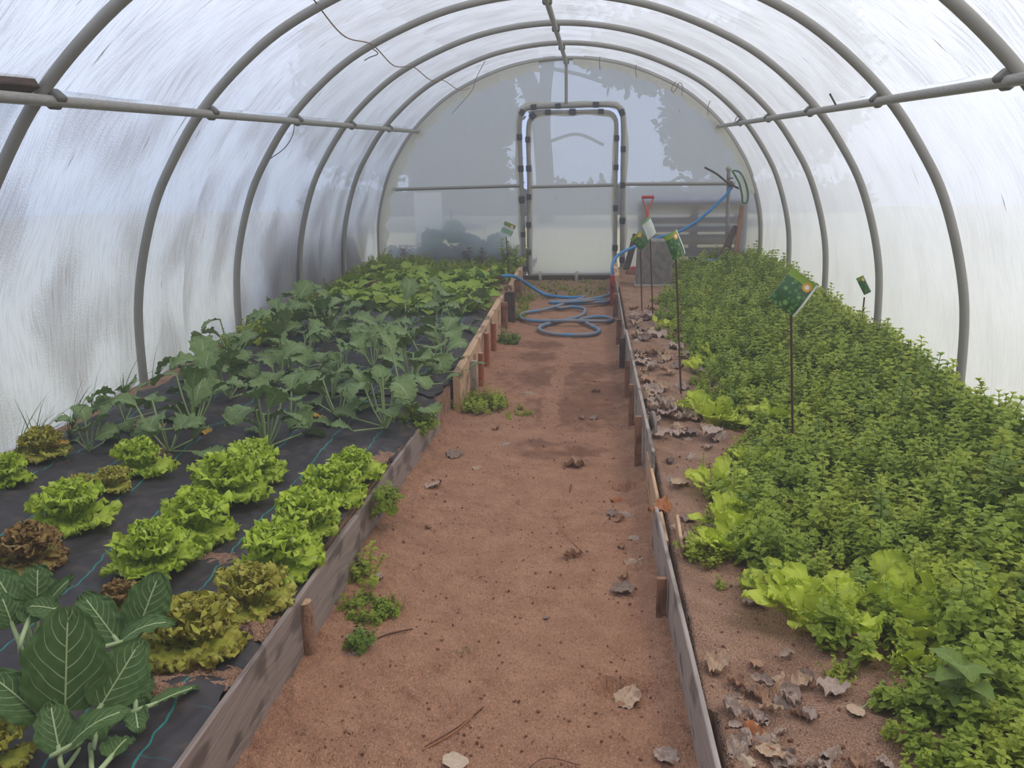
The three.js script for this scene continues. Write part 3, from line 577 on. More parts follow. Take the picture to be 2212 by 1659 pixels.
{
  const r = rngOf(77), spots = [];
  for (let tries = 0; spots.length < 4200 && tries < 30000; tries++) {
    const z = -1.6 - 8.9 * r() ** 1.35, x = rr(0.62, 2.12, r), e = weedEdge(z) + 0.07 * n2(x * 5, z * 5);
    if (x < e - 0.02) continue;
    if (x > 1.32 - 0.44 * (z + 2.0) && r() < 0.7) continue;                             // past the edge of the picture
    if (x < e + 0.1 && r() < 0.35) continue;
    if (x < 1.25 && z > -2.75 && z < -2.1 && r() < 0.6) continue;                         // the young lettuces grow there
    const tall = 0.8 + 0.4 * smooth(x, 0.9, 1.9) + 0.25 * n2(x * 3, z * 3) + rr(-0.15, 0.15, r);
    spots.push({ x, z, s: clamp(tall, 0.5, 1.6) * (x < e + 0.1 ? 0.7 : 1), k: Math.floor(r() * 6), m: clamp(Math.floor(1 + 1.3 * n2(x * 1.7, z * 1.7) + rr(-0.6, 0.6, r)), 0, 2), a: r() * 6.28, t: [rr(-0.25, 0.25, r), rr(-0.25, 0.25, r)] });
  }
  spots.sort((a, b) => b.z - a.z);
  const near = spots.filter((p) => p.z < -1.72 && p.x < 1.28 - 0.44 * (p.z + 2.0)).slice(0, 280), far = spots.filter((p) => !near.includes(p));
  for (const p of near) {
    const o = mesh('weed_seedling', sprigs[p.k], weedMats[p.m]);
    o.position.set(p.x, bedRightY(p.x, p.z) - 0.005, p.z); o.rotation.set(p.t[0], p.a, p.t[1]); o.scale.setScalar(p.s);
    tag(o, 'small leafy green weed in the near part of the right bed', 'weed', 'weeds in the near part of the right bed');
  }
  const carpet = new THREE.Group(); carpet.name = numbered('weed_carpet'); carpet.userData.kind = 'stuff'; scene.add(carpet);
  tag(carpet, 'dense mat of small-leaved green weeds filling the right bed', 'weeds');
  const q = new THREE.Matrix4(), e = new THREE.Euler();
  for (let k = 0; k < 6; k++) for (let m = 0; m < 3; m++) {
    const list = far.filter((p) => p.k === k && p.m === m); if (!list.length) continue;
    const im = new THREE.InstancedMesh(sprigs[k], weedMats[m], list.length); im.name = 'weed_foliage'; im.castShadow = im.receiveShadow = true; im.userData.kind = 'stuff';
    list.forEach((p, i) => { e.set(p.t[0], p.a, p.t[1]); q.compose(V(p.x, bedRightY(p.x, p.z) - 0.005, p.z), new THREE.Quaternion().setFromEuler(e), V(p.s, p.s, p.s)); im.setMatrixAt(i, q); });
    carpet.add(im);
  }
}
// weeds and moss-high green behind the far left crop, at the door and along both walls
{
  const r = rngOf(78), list = [];
  for (let i = 0; i < 500; i++) list.push([rr(-2.1, -0.55, r), rr(-10.55, -9.25, r), rr(0.5, 1.0, r), 'L']);
  for (let i = 0; i < 260; i++) list.push([rr(-2.13, -1.9, r), rr(-9.4, -5.3, r), rr(0.4, 0.9, r), 'L']);
  for (let i = 0; i < 170; i++) list.push([rr(-0.44, 0.46, r), rr(-10.55, -9.1, r), rr(0.18, 0.4, r), 'P']);
  for (let i = 0; i < 60; i++) list.push([rr(-0.44, -0.3, r), rr(-9.3, -8.0, r), rr(0.2, 0.55, r), 'P']);
  const carpet = new THREE.Group(); carpet.name = numbered('weed_carpet'); carpet.userData.kind = 'stuff'; scene.add(carpet);
  tag(carpet, 'low straggling weeds before the end wall and along the left wall', 'weeds');
  const q = new THREE.Matrix4();
  for (let k = 0; k < 6; k++) {
    const l = list.filter((_, i) => i % 6 === k), im = new THREE.InstancedMesh(sprigs[k], weedMats[k % 3], l.length); im.name = 'weed_foliage'; im.userData.kind = 'stuff'; im.castShadow = im.receiveShadow = true;
    l.forEach(([x, z, s, w], i) => { q.compose(V(x, w === 'P' ? pathHeight(x, z) - 0.003 : bedLeftY(x, z) - 0.02, z), new THREE.Quaternion().setFromEuler(new THREE.Euler(rr(-0.3, 0.3, r), r() * 6.28, rr(-0.3, 0.3, r))), V(s, s, s)); im.setMatrixAt(i, q); });
    carpet.add(im);
  }
}
// single clumps: each is one plant with its sprigs as parts
function clump(name, label, x, y, z, n, radius, scale, mat, category = 'weed', lie = 0.5) {
  const r = rngOf(Math.round(3000 + x * 371 + z * 97)), o = thing(name, label, category, undefined, [x, y, z]);
  for (let i = 0; i < n; i++) {
    const m = mesh('stem', sprigs[Math.floor(r() * 6)], mat, o), a = r() * 6.28, d = radius * Math.sqrt(r());
    m.position.set(Math.cos(a) * d, -0.004, Math.sin(a) * d); m.rotation.set(Math.sin(a) * lie * d / radius, r() * 6.28, -Math.cos(a) * lie * d / radius); m.scale.setScalar(scale * rr(0.7, 1.2, r));
  }
  return o;
}
const onPath = (x, z) => pathHeight(x, z);
clump('weed_clump', 'low leafy weed on the path beside the log stake', -0.42, onPath(-0.42, -2.72), -2.72, 26, 0.1, 0.45, weedMats[0]);
clump('weed_clump', 'rosette of pointed leaves in front of the path-side weed', -0.42, onPath(-0.42, -2.52), -2.52, 6, 0.03, 0.6, weedMats[2], 'weed', 1.2);
clump('weed_clump', 'bushy olive weed on the path at the pale plank end', -0.36, onPath(-0.36, -5.22), -5.22, 60, 0.15, 0.62, weedMats[1]);
clump('weed_clump', 'straggling weed shoots creeping onto the path by the pale plank', -0.18, onPath(-0.18, -5.1), -5.1, 16, 0.14, 0.35, weedMats[1], 'weed', 1.0);
clump('weed_clump', 'dark round weed at the foot of the third rusty stake', -0.36, onPath(-0.36, -7.1), -7.1, 26, 0.08, 0.6, weedMats[2]);
clump('weed_clump', 'weed growing over the far end of the second left board', -0.585, 0.12, -4.35, 26, 0.1, 0.75, weedMats[0]);
clump('weed_clump', 'weed trailing over the left board beside the lettuces', -0.52, 0.12, -3.42, 12, 0.05, 0.7, weedMats[0], 'weed', 1.6);
clump('weed_clump', 'thin weed at the foot of the left board, behind the path weed', -0.5, onPath(-0.5, -2.95), -2.95, 5, 0.04, 0.8, weedMats[1]);
clump('tall_weed', 'tall leafy weed against the right film at the frame edge', 1.95, bedRightY(2.0, -3.8), -3.8, 9, 0.07, 1.7, weedMats[0], 'weed', 0.25);
clump('tall_weed', 'tall weed by the right wall near the second hoop foot', 1.95, bedRightY(2.0, -4.1), -4.12, 8, 0.06, 1.6, weedMats[0], 'weed', 0.25);
clump('tall_weed', 'tall weed by the right wall between second and third hoops', 2.0, bedRightY(2.0, -5.35), -5.35, 10, 0.1, 1.6, weedMats[1], 'weed', 0.25);
clump('tall_weed', 'tall weed by the right wall near the fourth hoop', 2.0, bedRightY(2.0, -6.7), -6.7, 12, 0.16, 1.4, weedMats[1], 'weed', 0.25);
clump('tall_weed', 'feathery tall weed in the far right corner', 1.85, bedRightY(1.95, -9.0), -9.0, 12, 0.12, 1.7, weedMats[0], 'weed', 0.3);
clump('tall_weed', 'wispy green weed growing at the left door post', -0.62, 0.15, -10.4, 9, 0.07, 1.7, weedMats[0], 'weed', 0.25);
clump('tall_weed', 'bushy green weed at the left wall between second and third hoops', -1.9, 0.24, -5.9, 20, 0.12, 1.1, weedMats[1], 'weed', 0.4);

// the broad-leaved weed in the near right corner
{
  const o = thing('broadleaf_weed', 'broad pale-leaved weed standing in the dark lower right corner', 'weed', undefined, [1.13, bedRightY(1.13, -1.95), -1.95]), r = rngOf(91);
  const m = leafMat(leafTexture({ base: [106, 128, 56], alt: [132, 152, 74], vein: [160, 176, 112], pairs: 5, seed: 31, size: 128 }), { transmission: 0.25 });
  mesh('stem', rod([0, 0, 0], [0, 0.16, 0], 0.004, 6, 0.002), stalkGreen, o);
  for (let i = 0; i < 16; i++) { const l = rr(0.07, 0.1, r), b = mesh('leaf', blade({ L: l, W: l * 0.34, nu: 6, nv: 8, e0: 0.7, e1: -0.4, fold: 0.3, shape: (v) => Math.sin(Math.PI * clamp(0.05 + 0.9 * v, 0, 1)) * (1.2 - 0.5 * v), seed: i * 3 }), m, o); b.position.y = 0.02 + 0.14 * i / 15; b.rotation.y = i * 2.4; }
}
// ---- young loose lettuces in the right bed
const spoon = (v) => 0.16 + 0.9 * smooth(v, 0.25, 0.7) * (1 - 0.75 * smooth(v, 0.82, 1.0));
const youngLeaves = [0, 1, 2, 3, 4, 5].map((k) => blade({ L: 0.085 + 0.016 * (k % 3), W: 0.027 + 0.003 * (k % 2), nu: 8, nv: 12, e0: 1.45 - 0.1 * k, e1: 1.25 - 0.24 * k, fold: 0.3, shape: spoon, ruffle: 0.009, freq: 5, seed: 60 + k * 3, tooth: 0.3, toothN: 5 }));
function young(x, z, n, radius, size, label) {
  z -= 0.1;
  const r = rngOf(Math.round(5000 + x * 713 + z * 401)), o = thing('young_lettuce', label, 'lettuce', undefined, [x, bedRightY(x, z), z]);
  for (let i = 0; i < n; i++) {
    const m = mesh('leaf', youngLeaves[Math.floor(r() * 6)], lettuceSkin.yellow, o), a = r() * 6.28, d = radius * Math.sqrt(r());
    m.position.set(Math.cos(a) * d, 0, Math.sin(a) * d); m.rotation.set(rr(-0.2, 0.2, r), -a + rr(-0.9, 0.9, r), rr(-0.2, 0.2, r), 'YXZ'); m.scale.setScalar(size * rr(0.7, 1.15, r));
  }
  return o;
}
young(0.93, -2.33, 40, 0.08, 1.3, 'brightest yellow-green lettuce clump at the front edge of the weeds');
young(0.86, -2.45, 20, 0.06, 1.0, 'yellow-green lettuce seedlings just left of the brightest clump');
young(1.01, -2.25, 20, 0.06, 0.9, 'low yellow-green lettuce seedlings right of the brightest clump');
young(0.76, -2.8, 26, 0.07, 1.0, 'lettuce clump at the left bulge of the weeds, leaves touching dry litter');
young(0.8, -2.98, 24, 0.07, 1.1, 'yellow lettuce clump second back along the weeds edge');
young(0.85, -3.12, 18, 0.06, 1.0, 'lettuce clump half sunk in weeds behind the edge row');
young(0.78, -3.36, 18, 0.06, 1.0, 'small lettuce clump where the weeds edge turns back');
young(0.96, -3.62, 18, 0.08, 1.1, 'lettuce leaves among weeds before the wire rod of the nearest packet');
young(1.22, -2.32, 34, 0.12, 1.2, 'lettuce clump sunk in weeds right of the brightest one');
young(1.17, -2.52, 22, 0.11, 1.2, 'scattered lettuce leaves behind the sunken right clump');
young(1.38, -2.4, 36, 0.12, 1.25, 'lettuce clump nearest the right frame edge');
young(1.12, -2.12, 14, 0.07, 0.9, 'small pale lettuce leaves in the shade at the bed front');
young(0.9, -4.33, 24, 0.08, 1.25, 'bright lettuce clump beside the second packet rod');
young(0.84, -4.5, 16, 0.06, 1.1, 'lettuce seedlings spilling onto the leaf litter');
young(1.18, -4.26, 12, 0.06, 1.2, 'upright lettuce leaves beside the nearest packet rod');
young(1.08, -5.6, 20, 0.1, 1.2, 'far lettuce clump at the weeds edge past the litter');
young(0.95, -5.35, 12, 0.07, 1.0, 'few pale lettuce leaves in litter at the far edge');
young(0.83, -6.75, 10, 0.06, 1.0, 'farthest pale lettuce tuft by the third rod');

// ---- far left crop
const mustardMat = leafMat(leafTexture({ base: [142, 168, 58], alt: [174, 194, 82], vein: [176, 196, 126], rib: 0.022, pairs: 5, veinK: 0.4, seed: 22, size: 128 }), { transmission: 0.34 });
const mustardBlades = [0, 1, 2, 3].map((k) => blade({ L: 0.15, W: 0.055, nu: 6, nv: 9, e0: 1.2 - 0.2 * k, e1: 0.2 - 0.4 * k, fold: 0.3, shape: kaleShape, ruffle: 0.012, freq: 4, seed: 80 + k * 2, tooth: 0.25, toothN: 6 }));
{
  const r = rngOf(55);
  for (let z = -7.45; z > -9.35; z -= 0.21) for (let x = -0.68; x > -2.0; x -= 0.19) {
    const px = x + rr(-0.06, 0.06, r), pz = z + rr(-0.06, 0.06, r), n = 8 + Math.floor(r() * 4);
    const o = thing('mustard_plant', 'leafy yellow-green mustard plant in the dense far left crop', 'mustard', 'dense far left crop', [px, bedLeftY(px, pz) - 0.02, pz]);
    for (let i = 0; i < n; i++) { const m = mesh('leaf', mustardBlades[Math.floor(r() * 4)], mustardMat, o); m.rotation.set(rr(-0.3, 0.3, r), i * 2.4 + rr(-0.4, 0.4, r), rr(-0.2, 0.2, r), 'YXZ'); m.position.y = rr(0.02, 0.09, r); m.scale.setScalar(rr(0.7, 1.15, r)); }
  }
}
// ---- long grass along the left wall
const grassMat = leafMat(leafTexture({ base: [96, 122, 62], alt: [124, 146, 84], vein: [150, 170, 110], seed: 61, size: 64 }), { transmission: 0.3 });
const grassBlades = [0, 1, 2, 3].map((k) => blade({ L: 0.26 + 0.05 * k, W: 0.0035, nu: 2, nv: 8, e0: 1.35 - 0.15 * k, e1: 0.9 - 0.45 * k, fold: 0.4, shape: (v) => 1 - 0.95 * v, seed: k }));
{
  const spots = [[-2.06, -3.42, 14], [-2.1, -3.62, 16], [-2.02, -3.75, 14], [-2.08, -3.88, 14], [-2.1, -4.1, 12], [-1.98, -3.55, 10], [-2.1, -4.4, 9], [-2.1, -4.72, 8]];
  const words = ['grass tuft at the left frame edge by the wall', 'long arching grass tuft by the left wall, first past the edge', 'spreading grass tuft among the leftmost kale', 'grass tuft by the wall behind the leftmost kale', 'grass tuft where the fabric edge lifts at the wall', 'short grass tuft beside the pale lettuce by the wall', 'thin grass tuft before the second hoop foot', 'thin grass tuft at the second hoop foot'];
  const r = rngOf(66);
  spots.forEach(([x, z, n], i) => { const o = thing('grass_tuft', words[i], 'grass', undefined, [x, bedLeftY(x, z), z]); for (let k = 0; k < n; k++) { const m = mesh('blade', grassBlades[Math.floor(r() * 4)], grassMat, o); m.rotation.set(rr(-0.2, 0.2, r), rr(-1.35, 1.35, r), rr(-0.2, 0.1, r), 'YXZ'); m.scale.setScalar(rr(0.6, 1.15, r)); } });
}

// ---------------------------------------------------------------- dry leaves and litter
const dryMat = (a, b, seed) => { const t = leafTexture({ base: a, alt: b, vein: [b[0] + 20, b[1] + 16, b[2] + 10], rib: 0.012, pairs: 4, veinK: 0.35, veinW: 0.01, seed, blot: 0.6, size: 128 }); return std({ map: t, roughness: 0.85, side: THREE.DoubleSide }); };
const dry = { grey: dryMat([166, 142, 126], [194, 170, 154], 1), tan: dryMat([182, 150, 122], [206, 176, 146], 2), brown: dryMat([160, 120, 92], [186, 148, 118], 3), orange: dryMat([168, 100, 58], [190, 124, 78], 4), pale: dryMat([186, 158, 132], [212, 188, 162], 5), dark: dryMat([130, 106, 94], [156, 132, 118], 6), yellow: dryMat([196, 150, 62], [214, 176, 86], 7) };
const dryGeo = (curl, crumple, lobes, seed, long = 1) => {
  const g = blade({ L: 1, W: 0.46 / long, nu: 12, nv: 12, e0: 0.2, e1: -0.2, fold: 0.1, shape: (v) => Math.pow(Math.sin(Math.PI * clamp(0.04 + 0.94 * v, 0, 1)), 0.55) * (1.1 - 0.25 * v), seed, tooth: lobes * 0.6, toothN: 3 });
  const p = g.attributes.position;
  for (let i = 0; i < p.count; i++) {
    const x = p.getX(i) - 0.5, z = p.getZ(i), c = curl * (1 + 0.4 * n2(x * 2 + seed, 1));
    let y = crumple * (n2(x * 3.2 + seed, z * 3.2) + 0.5 * n2(x * 8, z * 8 + seed)) + c * (z * z * 2.2 + 0.5 * x * x);
    let zz = z * (1 - 0.45 * Math.min(1, Math.abs(c)));
    p.setXYZ(i, x, y + 0.06, zz);
  }
  g.computeVertexNormals();
  return g;
};
const dryGeos = [dryGeo(0.35, 0.12, 0.14, 1), dryGeo(0.6, 0.16, 0.2, 2), dryGeo(-0.6, 0.14, 0.16, 3), dryGeo(1.1, 0.12, 0.12, 4, 1.3), dryGeo(0.25, 0.1, 0.22, 5), dryGeo(-0.8, 0.18, 0.14, 6, 1.1), dryGeo(0.08, 0.04, 0.08, 7)];
function dryLeaf(x, y, z, d, kind, geo, label, group, turn) {
  const r = rngOf(Math.round(9000 + x * 1913 + z * 757)), o = mesh('dry_leaf', dryGeos[geo], dry[kind]);
  o.scale.setScalar(d * 1.1); o.rotation.set(rr(-0.22, 0.22, r), turn ?? r() * 6.28, rr(-0.22, 0.22, r), 'YXZ'); o.position.set(x, y, z);
  return tag(o, label, 'dry leaf', group);
}
{
  const special = { 0: ['tan', 4, 'pale heart-shaped dry leaf by the dark hole in the path', 1.2], 1: ['brown', 3, 'rolled brown leaf with a long stalk on the path', 0.3], 2: ['orange', 5, 'orange-brown curled leaf on the path near the right boards', 0.4], 3: ['brown', 1, 'crumpled brown leaf in mid path beyond the rolled one', 0], 17: ['pale', 6, 'pale oval leaf at the lower edge of the picture', 0.1], 7: ['brown', 5, 'dark crumpled leaf clump in the near middle of the path', 0.5], 8: ['dark', 5, 'crumpled leaf beside the log stake', 0.2] };
  const onTrodden = [[0.4, -2.28, 0.082], [0.23, -3.18, 0.079], [0.41, -3.77, 0.065], [0.22, -4.22, 0.101], [-0.39, -4.35, 0.093], [-0.15, -4.54, 0.072], [-0.42, -3.9, 0.085], [-0.09, -2.51, 0.074], [-0.41, -2.47, 0.059], [0.41, -3.54, 0.058], [0.38, -3.6, 0.049], [0.45, -3.58, 0.074], [0.46, -3.35, 0.046], [0.41, -3.29, 0.036], [0.45, -3.15, 0.063], [0.41, -3.02, 0.067], [0.4, -2.92, 0.074], [-0.04, -1.98, 0.06], [0.48, -2.02, 0.063], [-0.36, -3.43, 0.03], [-0.48, -3.44, 0.038], [0.33, -5.6, 0.064], [0.31, -5, 0.057], [-0.09, -5.54, 0.072], [-0.46, -2.97, 0.044], [-0.22, -4.8, 0.045], [-0.25, -4.16, 0.044], [-0.02, -3.72, 0.028], [0.15, -2.73, 0.022], [0.08, -2.09, 0.018], [-0.45, -2.54, 0.03], [0.24, -4.99, 0.036]];
  const kinds = ['grey', 'brown', 'tan', 'brown', 'dark', 'grey'];
  onTrodden.forEach(([x, z, d], i) => { const s = special[i]; dryLeaf(x, pathHeight(x, z) + 0.002, z, d, s ? s[0] : kinds[i % 6], s ? s[1] : i % 6, s ? s[2] : 'small crumpled dry leaf lying on the trodden path', s ? undefined : 'dry leaves scattered on the path', s?.[3]); });
  const special2 = { 0: ['tan', 1, 'pale folded leaf apart from the near heap in the right bed'], 12: ['orange', 5, 'orange-brown folded leaf on the near heap in the right bed'], 16: ['pale', 2, 'pale cupped leaf at the lower edge beside the right board'], 11: ['grey', 4, 'large flat lobed grey leaf near the dark weeds'], 6: ['grey', 3, 'long rolled grey leaf at the left of the near heap'], 21: ['tan', 6, 'small oval leaf next to an arching grass stalk'] };
  const onBed = [[0.62, -2.2, 0.08], [0.66, -2.13, 0.038], [0.73, -2.22, 0.044], [0.81, -2.25, 0.045], [0.78, -2.17, 0.049], [0.84, -2.17, 0.052], [0.63, -1.98, 0.074], [0.67, -2, 0.063], [0.69, -1.96, 0.05], [0.72, -2.03, 0.064], [0.77, -2.04, 0.064], [0.89, -2.09, 0.084], [0.68, -1.91, 0.073], [0.65, -1.88, 0.052], [0.63, -1.94, 0.031], [0.73, -1.92, 0.043], [0.63, -1.81, 0.065], [0.62, -1.84, 0.059], [0.69, -1.83, 0.059], [0.74, -1.86, 0.049], [0.94, -2.03, 0.02], [0.92, -2, 0.044], [0.81, -1.8, 0.057], [0.88, -1.82, 0.053], [0.94, -1.83, 0.037], [0.62, -3.11, 0.085], [0.65, -3.2, 0.07], [0.62, -2.97, 0.082], [0.65, -2.94, 0.073], [0.66, -2.88, 0.057], [0.61, -2.91, 0.064], [0.62, -3.59, 0.069], [0.64, -3.51, 0.075], [0.63, -3.85, 0.065], [0.72, -3.86, 0.053], [0.82, -4.02, 0.047], [0.71, -4.23, 0.093], [0.66, -4.34, 0.095], [0.64, -4.56, 0.109], [0.7, -4.52, 0.099], [0.66, -4.71, 0.113], [0.75, -4.6, 0.101], [0.63, -4.92, 0.092], [0.66, -5.12, 0.111], [0.62, -5.18, 0.096], [0.63, -5, 0.083], [0.7, -4.87, 0.091], [0.9, -5.44, 0.073], [0.96, -5.44, 0.101], [1.03, -5.44, 0.09], [0.62, -5.84, 0.096], [0.66, -5.91, 0.127], [0.72, -5.98, 0.11], [0.77, -5.84, 0.096], [0.82, -5.62, 0.104], [0.83, -6.2, 0.134], [0.76, -6.52, 0.153], [0.63, -6.35, 0.084], [0.69, -6.69, 0.143], [0.63, -6.43, 0.105], [0.92, -6.36, 0.117], [0.75, -6.96, 0.106], [0.62, -7.15, 0.087], [0.69, -7.36, 0.075], [0.77, -7.8, 0.079], [0.64, -7.69, 0.078], [0.82, -7.16, 0.073], [0.85, -4.93, 0.077], [0.98, -5.13, 0.069], [0.71, -3.08, 0.051], [0.71, -2.95, 0.049], [0.77, -2.57, 0.044], [0.81, -2.57, 0.053]];
  const kinds2 = ['grey', 'grey', 'brown', 'grey', 'tan', 'dark', 'grey'];
  onBed.forEach(([x, z, d], i) => { const s = special2[i], near = z > -2.4, mid = z > -4; dryLeaf(x, bedRightY(x, z) + 0.004, z, d, s ? s[0] : kinds2[i % 7], s ? s[1] : (i * 5) % 6, s ? s[2] : near ? 'grey curled dry leaf in the near heap of the right bed' : mid ? 'dry leaf in the litter behind the pale worn right board' : 'dry leaf in the litter behind the long right boards', s ? undefined : near ? 'near heap of dry leaves' : mid ? 'leaf litter by the worn board' : 'leaf litter along the far right boards'); });
  const rl = rngOf(202);
  for (let i = 0; i < 90; i++) { const z = -4.1 - 3.6 * rl() ** 1.2, x = 0.6 + 0.36 * rl() ** 1.6, m = clamp(n2(z * 1.4, 7) + 0.5, 0, 1); if (rl() > 0.25 + 0.75 * m) continue; dryLeaf(x, bedRightY(x, z) + 0.006 + 0.012 * rl(), z, rr(0.06, 0.12, rl), kinds2[i % 7], Math.floor(rl() * 6), 'dry leaf in the litter behind the long right boards', 'leaf litter along the far right boards'); }
  for (let i = 0; i < 26; i++) { const z = -1.8 - 0.34 * rl(), x = 0.62 + 0.22 * rl(); dryLeaf(x, bedRightY(x, z) + 0.004 + 0.01 * rl(), z, rr(0.03, 0.065, rl), kinds2[i % 7], Math.floor(rl() * 6), 'grey curled dry leaf in the near heap of the right bed', 'near heap of dry leaves'); }
  const d = dryLeaf(0.553, 0.172, -3.3, 0.11, 'orange', 2, 'brown leaf draped over the top of the worn right board', undefined, 1.2);
  d.rotation.z = 0.1;
  dryLeaf(-1.93, mulchY(-1.93, -3.5) + 0.04, -3.5, 0.1, 'yellow', 0, 'orange-yellow dead leaf behind the pale lettuce by the wall', undefined, 0.5);
  dryLeaf(-1.7, mulchY(-1.7, -3.85) + 0.02, -3.86, 0.13, 'tan', 1, 'tan dead leaf on fabric left of the nearest kale', undefined, 0.3);
  dryLeaf(-1.05, mulchY(-1.05, -4.28) + 0.01, -4.28, 0.08, 'yellow', 0, 'yellow dead leaf on the fabric beneath the drooping kale', undefined, 0.2);
  dryLeaf(-1.5, mulchY(-1.5, -4.0) + 0.01, -4.0, 0.06, 'yellow', 2, 'yellow leaf at the foot of the tall second kale', undefined, 1.0);
  const twig = (name, label, pts, r, m) => tag(mesh(name, tube(pts, r, 20, 5), m), label, name === 'twig' ? 'twig' : 'stem');
  const tw = std({ color: 0x6a4636, roughness: 0.9 }), straw = std({ color: 0xa8714a, roughness: 0.9 });
  const P = (x, z, h = 0.004) => [x, pathHeight(x, z) + h, z], B = (x, z, h = 0.004) => [x, bedRightY(x, z) + h, z];
  twig('twig', 'long reddish twig lying near the middle of the lower path', [P(-0.13, -2.02), P(-0.06, -2.1, 0.006), P(0.0, -2.22)], 0.0022, straw);
  twig('twig', 'second thin twig side by side with the long reddish one', [P(-0.125, -2.03), P(-0.05, -2.13, 0.006), P(0.005, -2.215)], 0.0016, tw);
  twig('twig', 'curved dark twig by the low weed on the path', [P(-0.43, -2.48), P(-0.35, -2.58, 0.008), P(-0.27, -2.62)], 0.0028, tw);
  twig('twig', 'dark wiry twig arching at the lower edge of the path', [P(0.12, -1.93), P(0.18, -1.99, 0.02), P(0.27, -1.98, 0.01)], 0.0012, tw);
  twig('twig', 'stalk of the rolled leaf on the path', [P(0.25, -3.25), P(0.19, -3.4, 0.004), P(0.16, -3.58)], 0.002, straw);
  twig('twig', 'short straight twig in mid path', [P(0.2, -3.85), P(0.205, -3.95)], 0.002, tw);
  twig('twig', 'thin wire-like stalk leaning on the worn right board', [[0.535, 0.02, -3.1], [0.545, 0.1, -3.2], [0.55, 0.17, -3.27]], 0.0016, tw);
  twig('grass_stalk', 'pale green grass stalk arching over bare soil in the right bed', [B(0.91, -1.98), B(0.97, -2.05, 0.03), B(1.02, -2.12, 0.03)], 0.0018, stalkGreen);
  for (const [pts, l] of [[[B(0.62, -1.9), B(0.7, -1.84, 0.02), B(0.78, -1.8, 0.012)], 'dark pine twig under the orange leaf of the near heap'], [[B(0.66, -2.14), B(0.64, -2.08, 0.01), B(0.63, -2.02)], 'thin curved needle left of the near leaf heap'], [[B(0.7, -2.16), B(0.68, -2.1, 0.008), B(0.66, -2.03)], 'reddish needle between pale leaf and near heap'], [[B(0.76, -2.16), B(0.73, -2.1, 0.012), B(0.735, -2.03)], 'curved needle right of the reddish one'], [[B(0.85, -2.13), B(0.9, -2.16, 0.008), B(0.97, -2.15)], 'dark twig beside the large flat leaf']]) twig('twig', l, pts, 0.0016, straw);
  // crumbs and small stones
  const stone = new THREE.IcosahedronGeometry(1, 0), stoneMat = std({ color: 0x9c7860, roughness: 0.95 }), r = rngOf(44), N = 5200, im = new THREE.InstancedMesh(stone, stoneMat, N), q = new THREE.Matrix4(), col = new THREE.Color();
  im.name = numbered('soil_crumbs'); im.userData.kind = 'stuff'; tag(im, 'loose crumbs and tiny stones strewn on path and right bed', 'crumbs'); im.castShadow = im.receiveShadow = true; scene.add(im);
  for (let i = 0; i < N; i++) {
    const bed = i % 2, z = -1.5 - 5.5 * r() ** 1.8, x = bed ? rr(0.6, 1.05, r) : rr(-0.5, 0.48, r) * (r() < 0.5 ? 1 : 1), s = 0.0012 + 0.005 * r() ** 4;
    q.compose(V(x, (bed ? bedRightY(x, z) : pathHeight(x, z)) + s * 0.4, z), new THREE.Quaternion().setFromEuler(new THREE.Euler(r() * 6, r() * 6, r() * 6)), V(s, s * 0.7, s * rr(0.7, 1.3, r)));
    im.setMatrixAt(i, q); im.setColorAt(i, col.setHSL(0.06, 0.3, 0.35 + 0.4 * r()));
  }
}

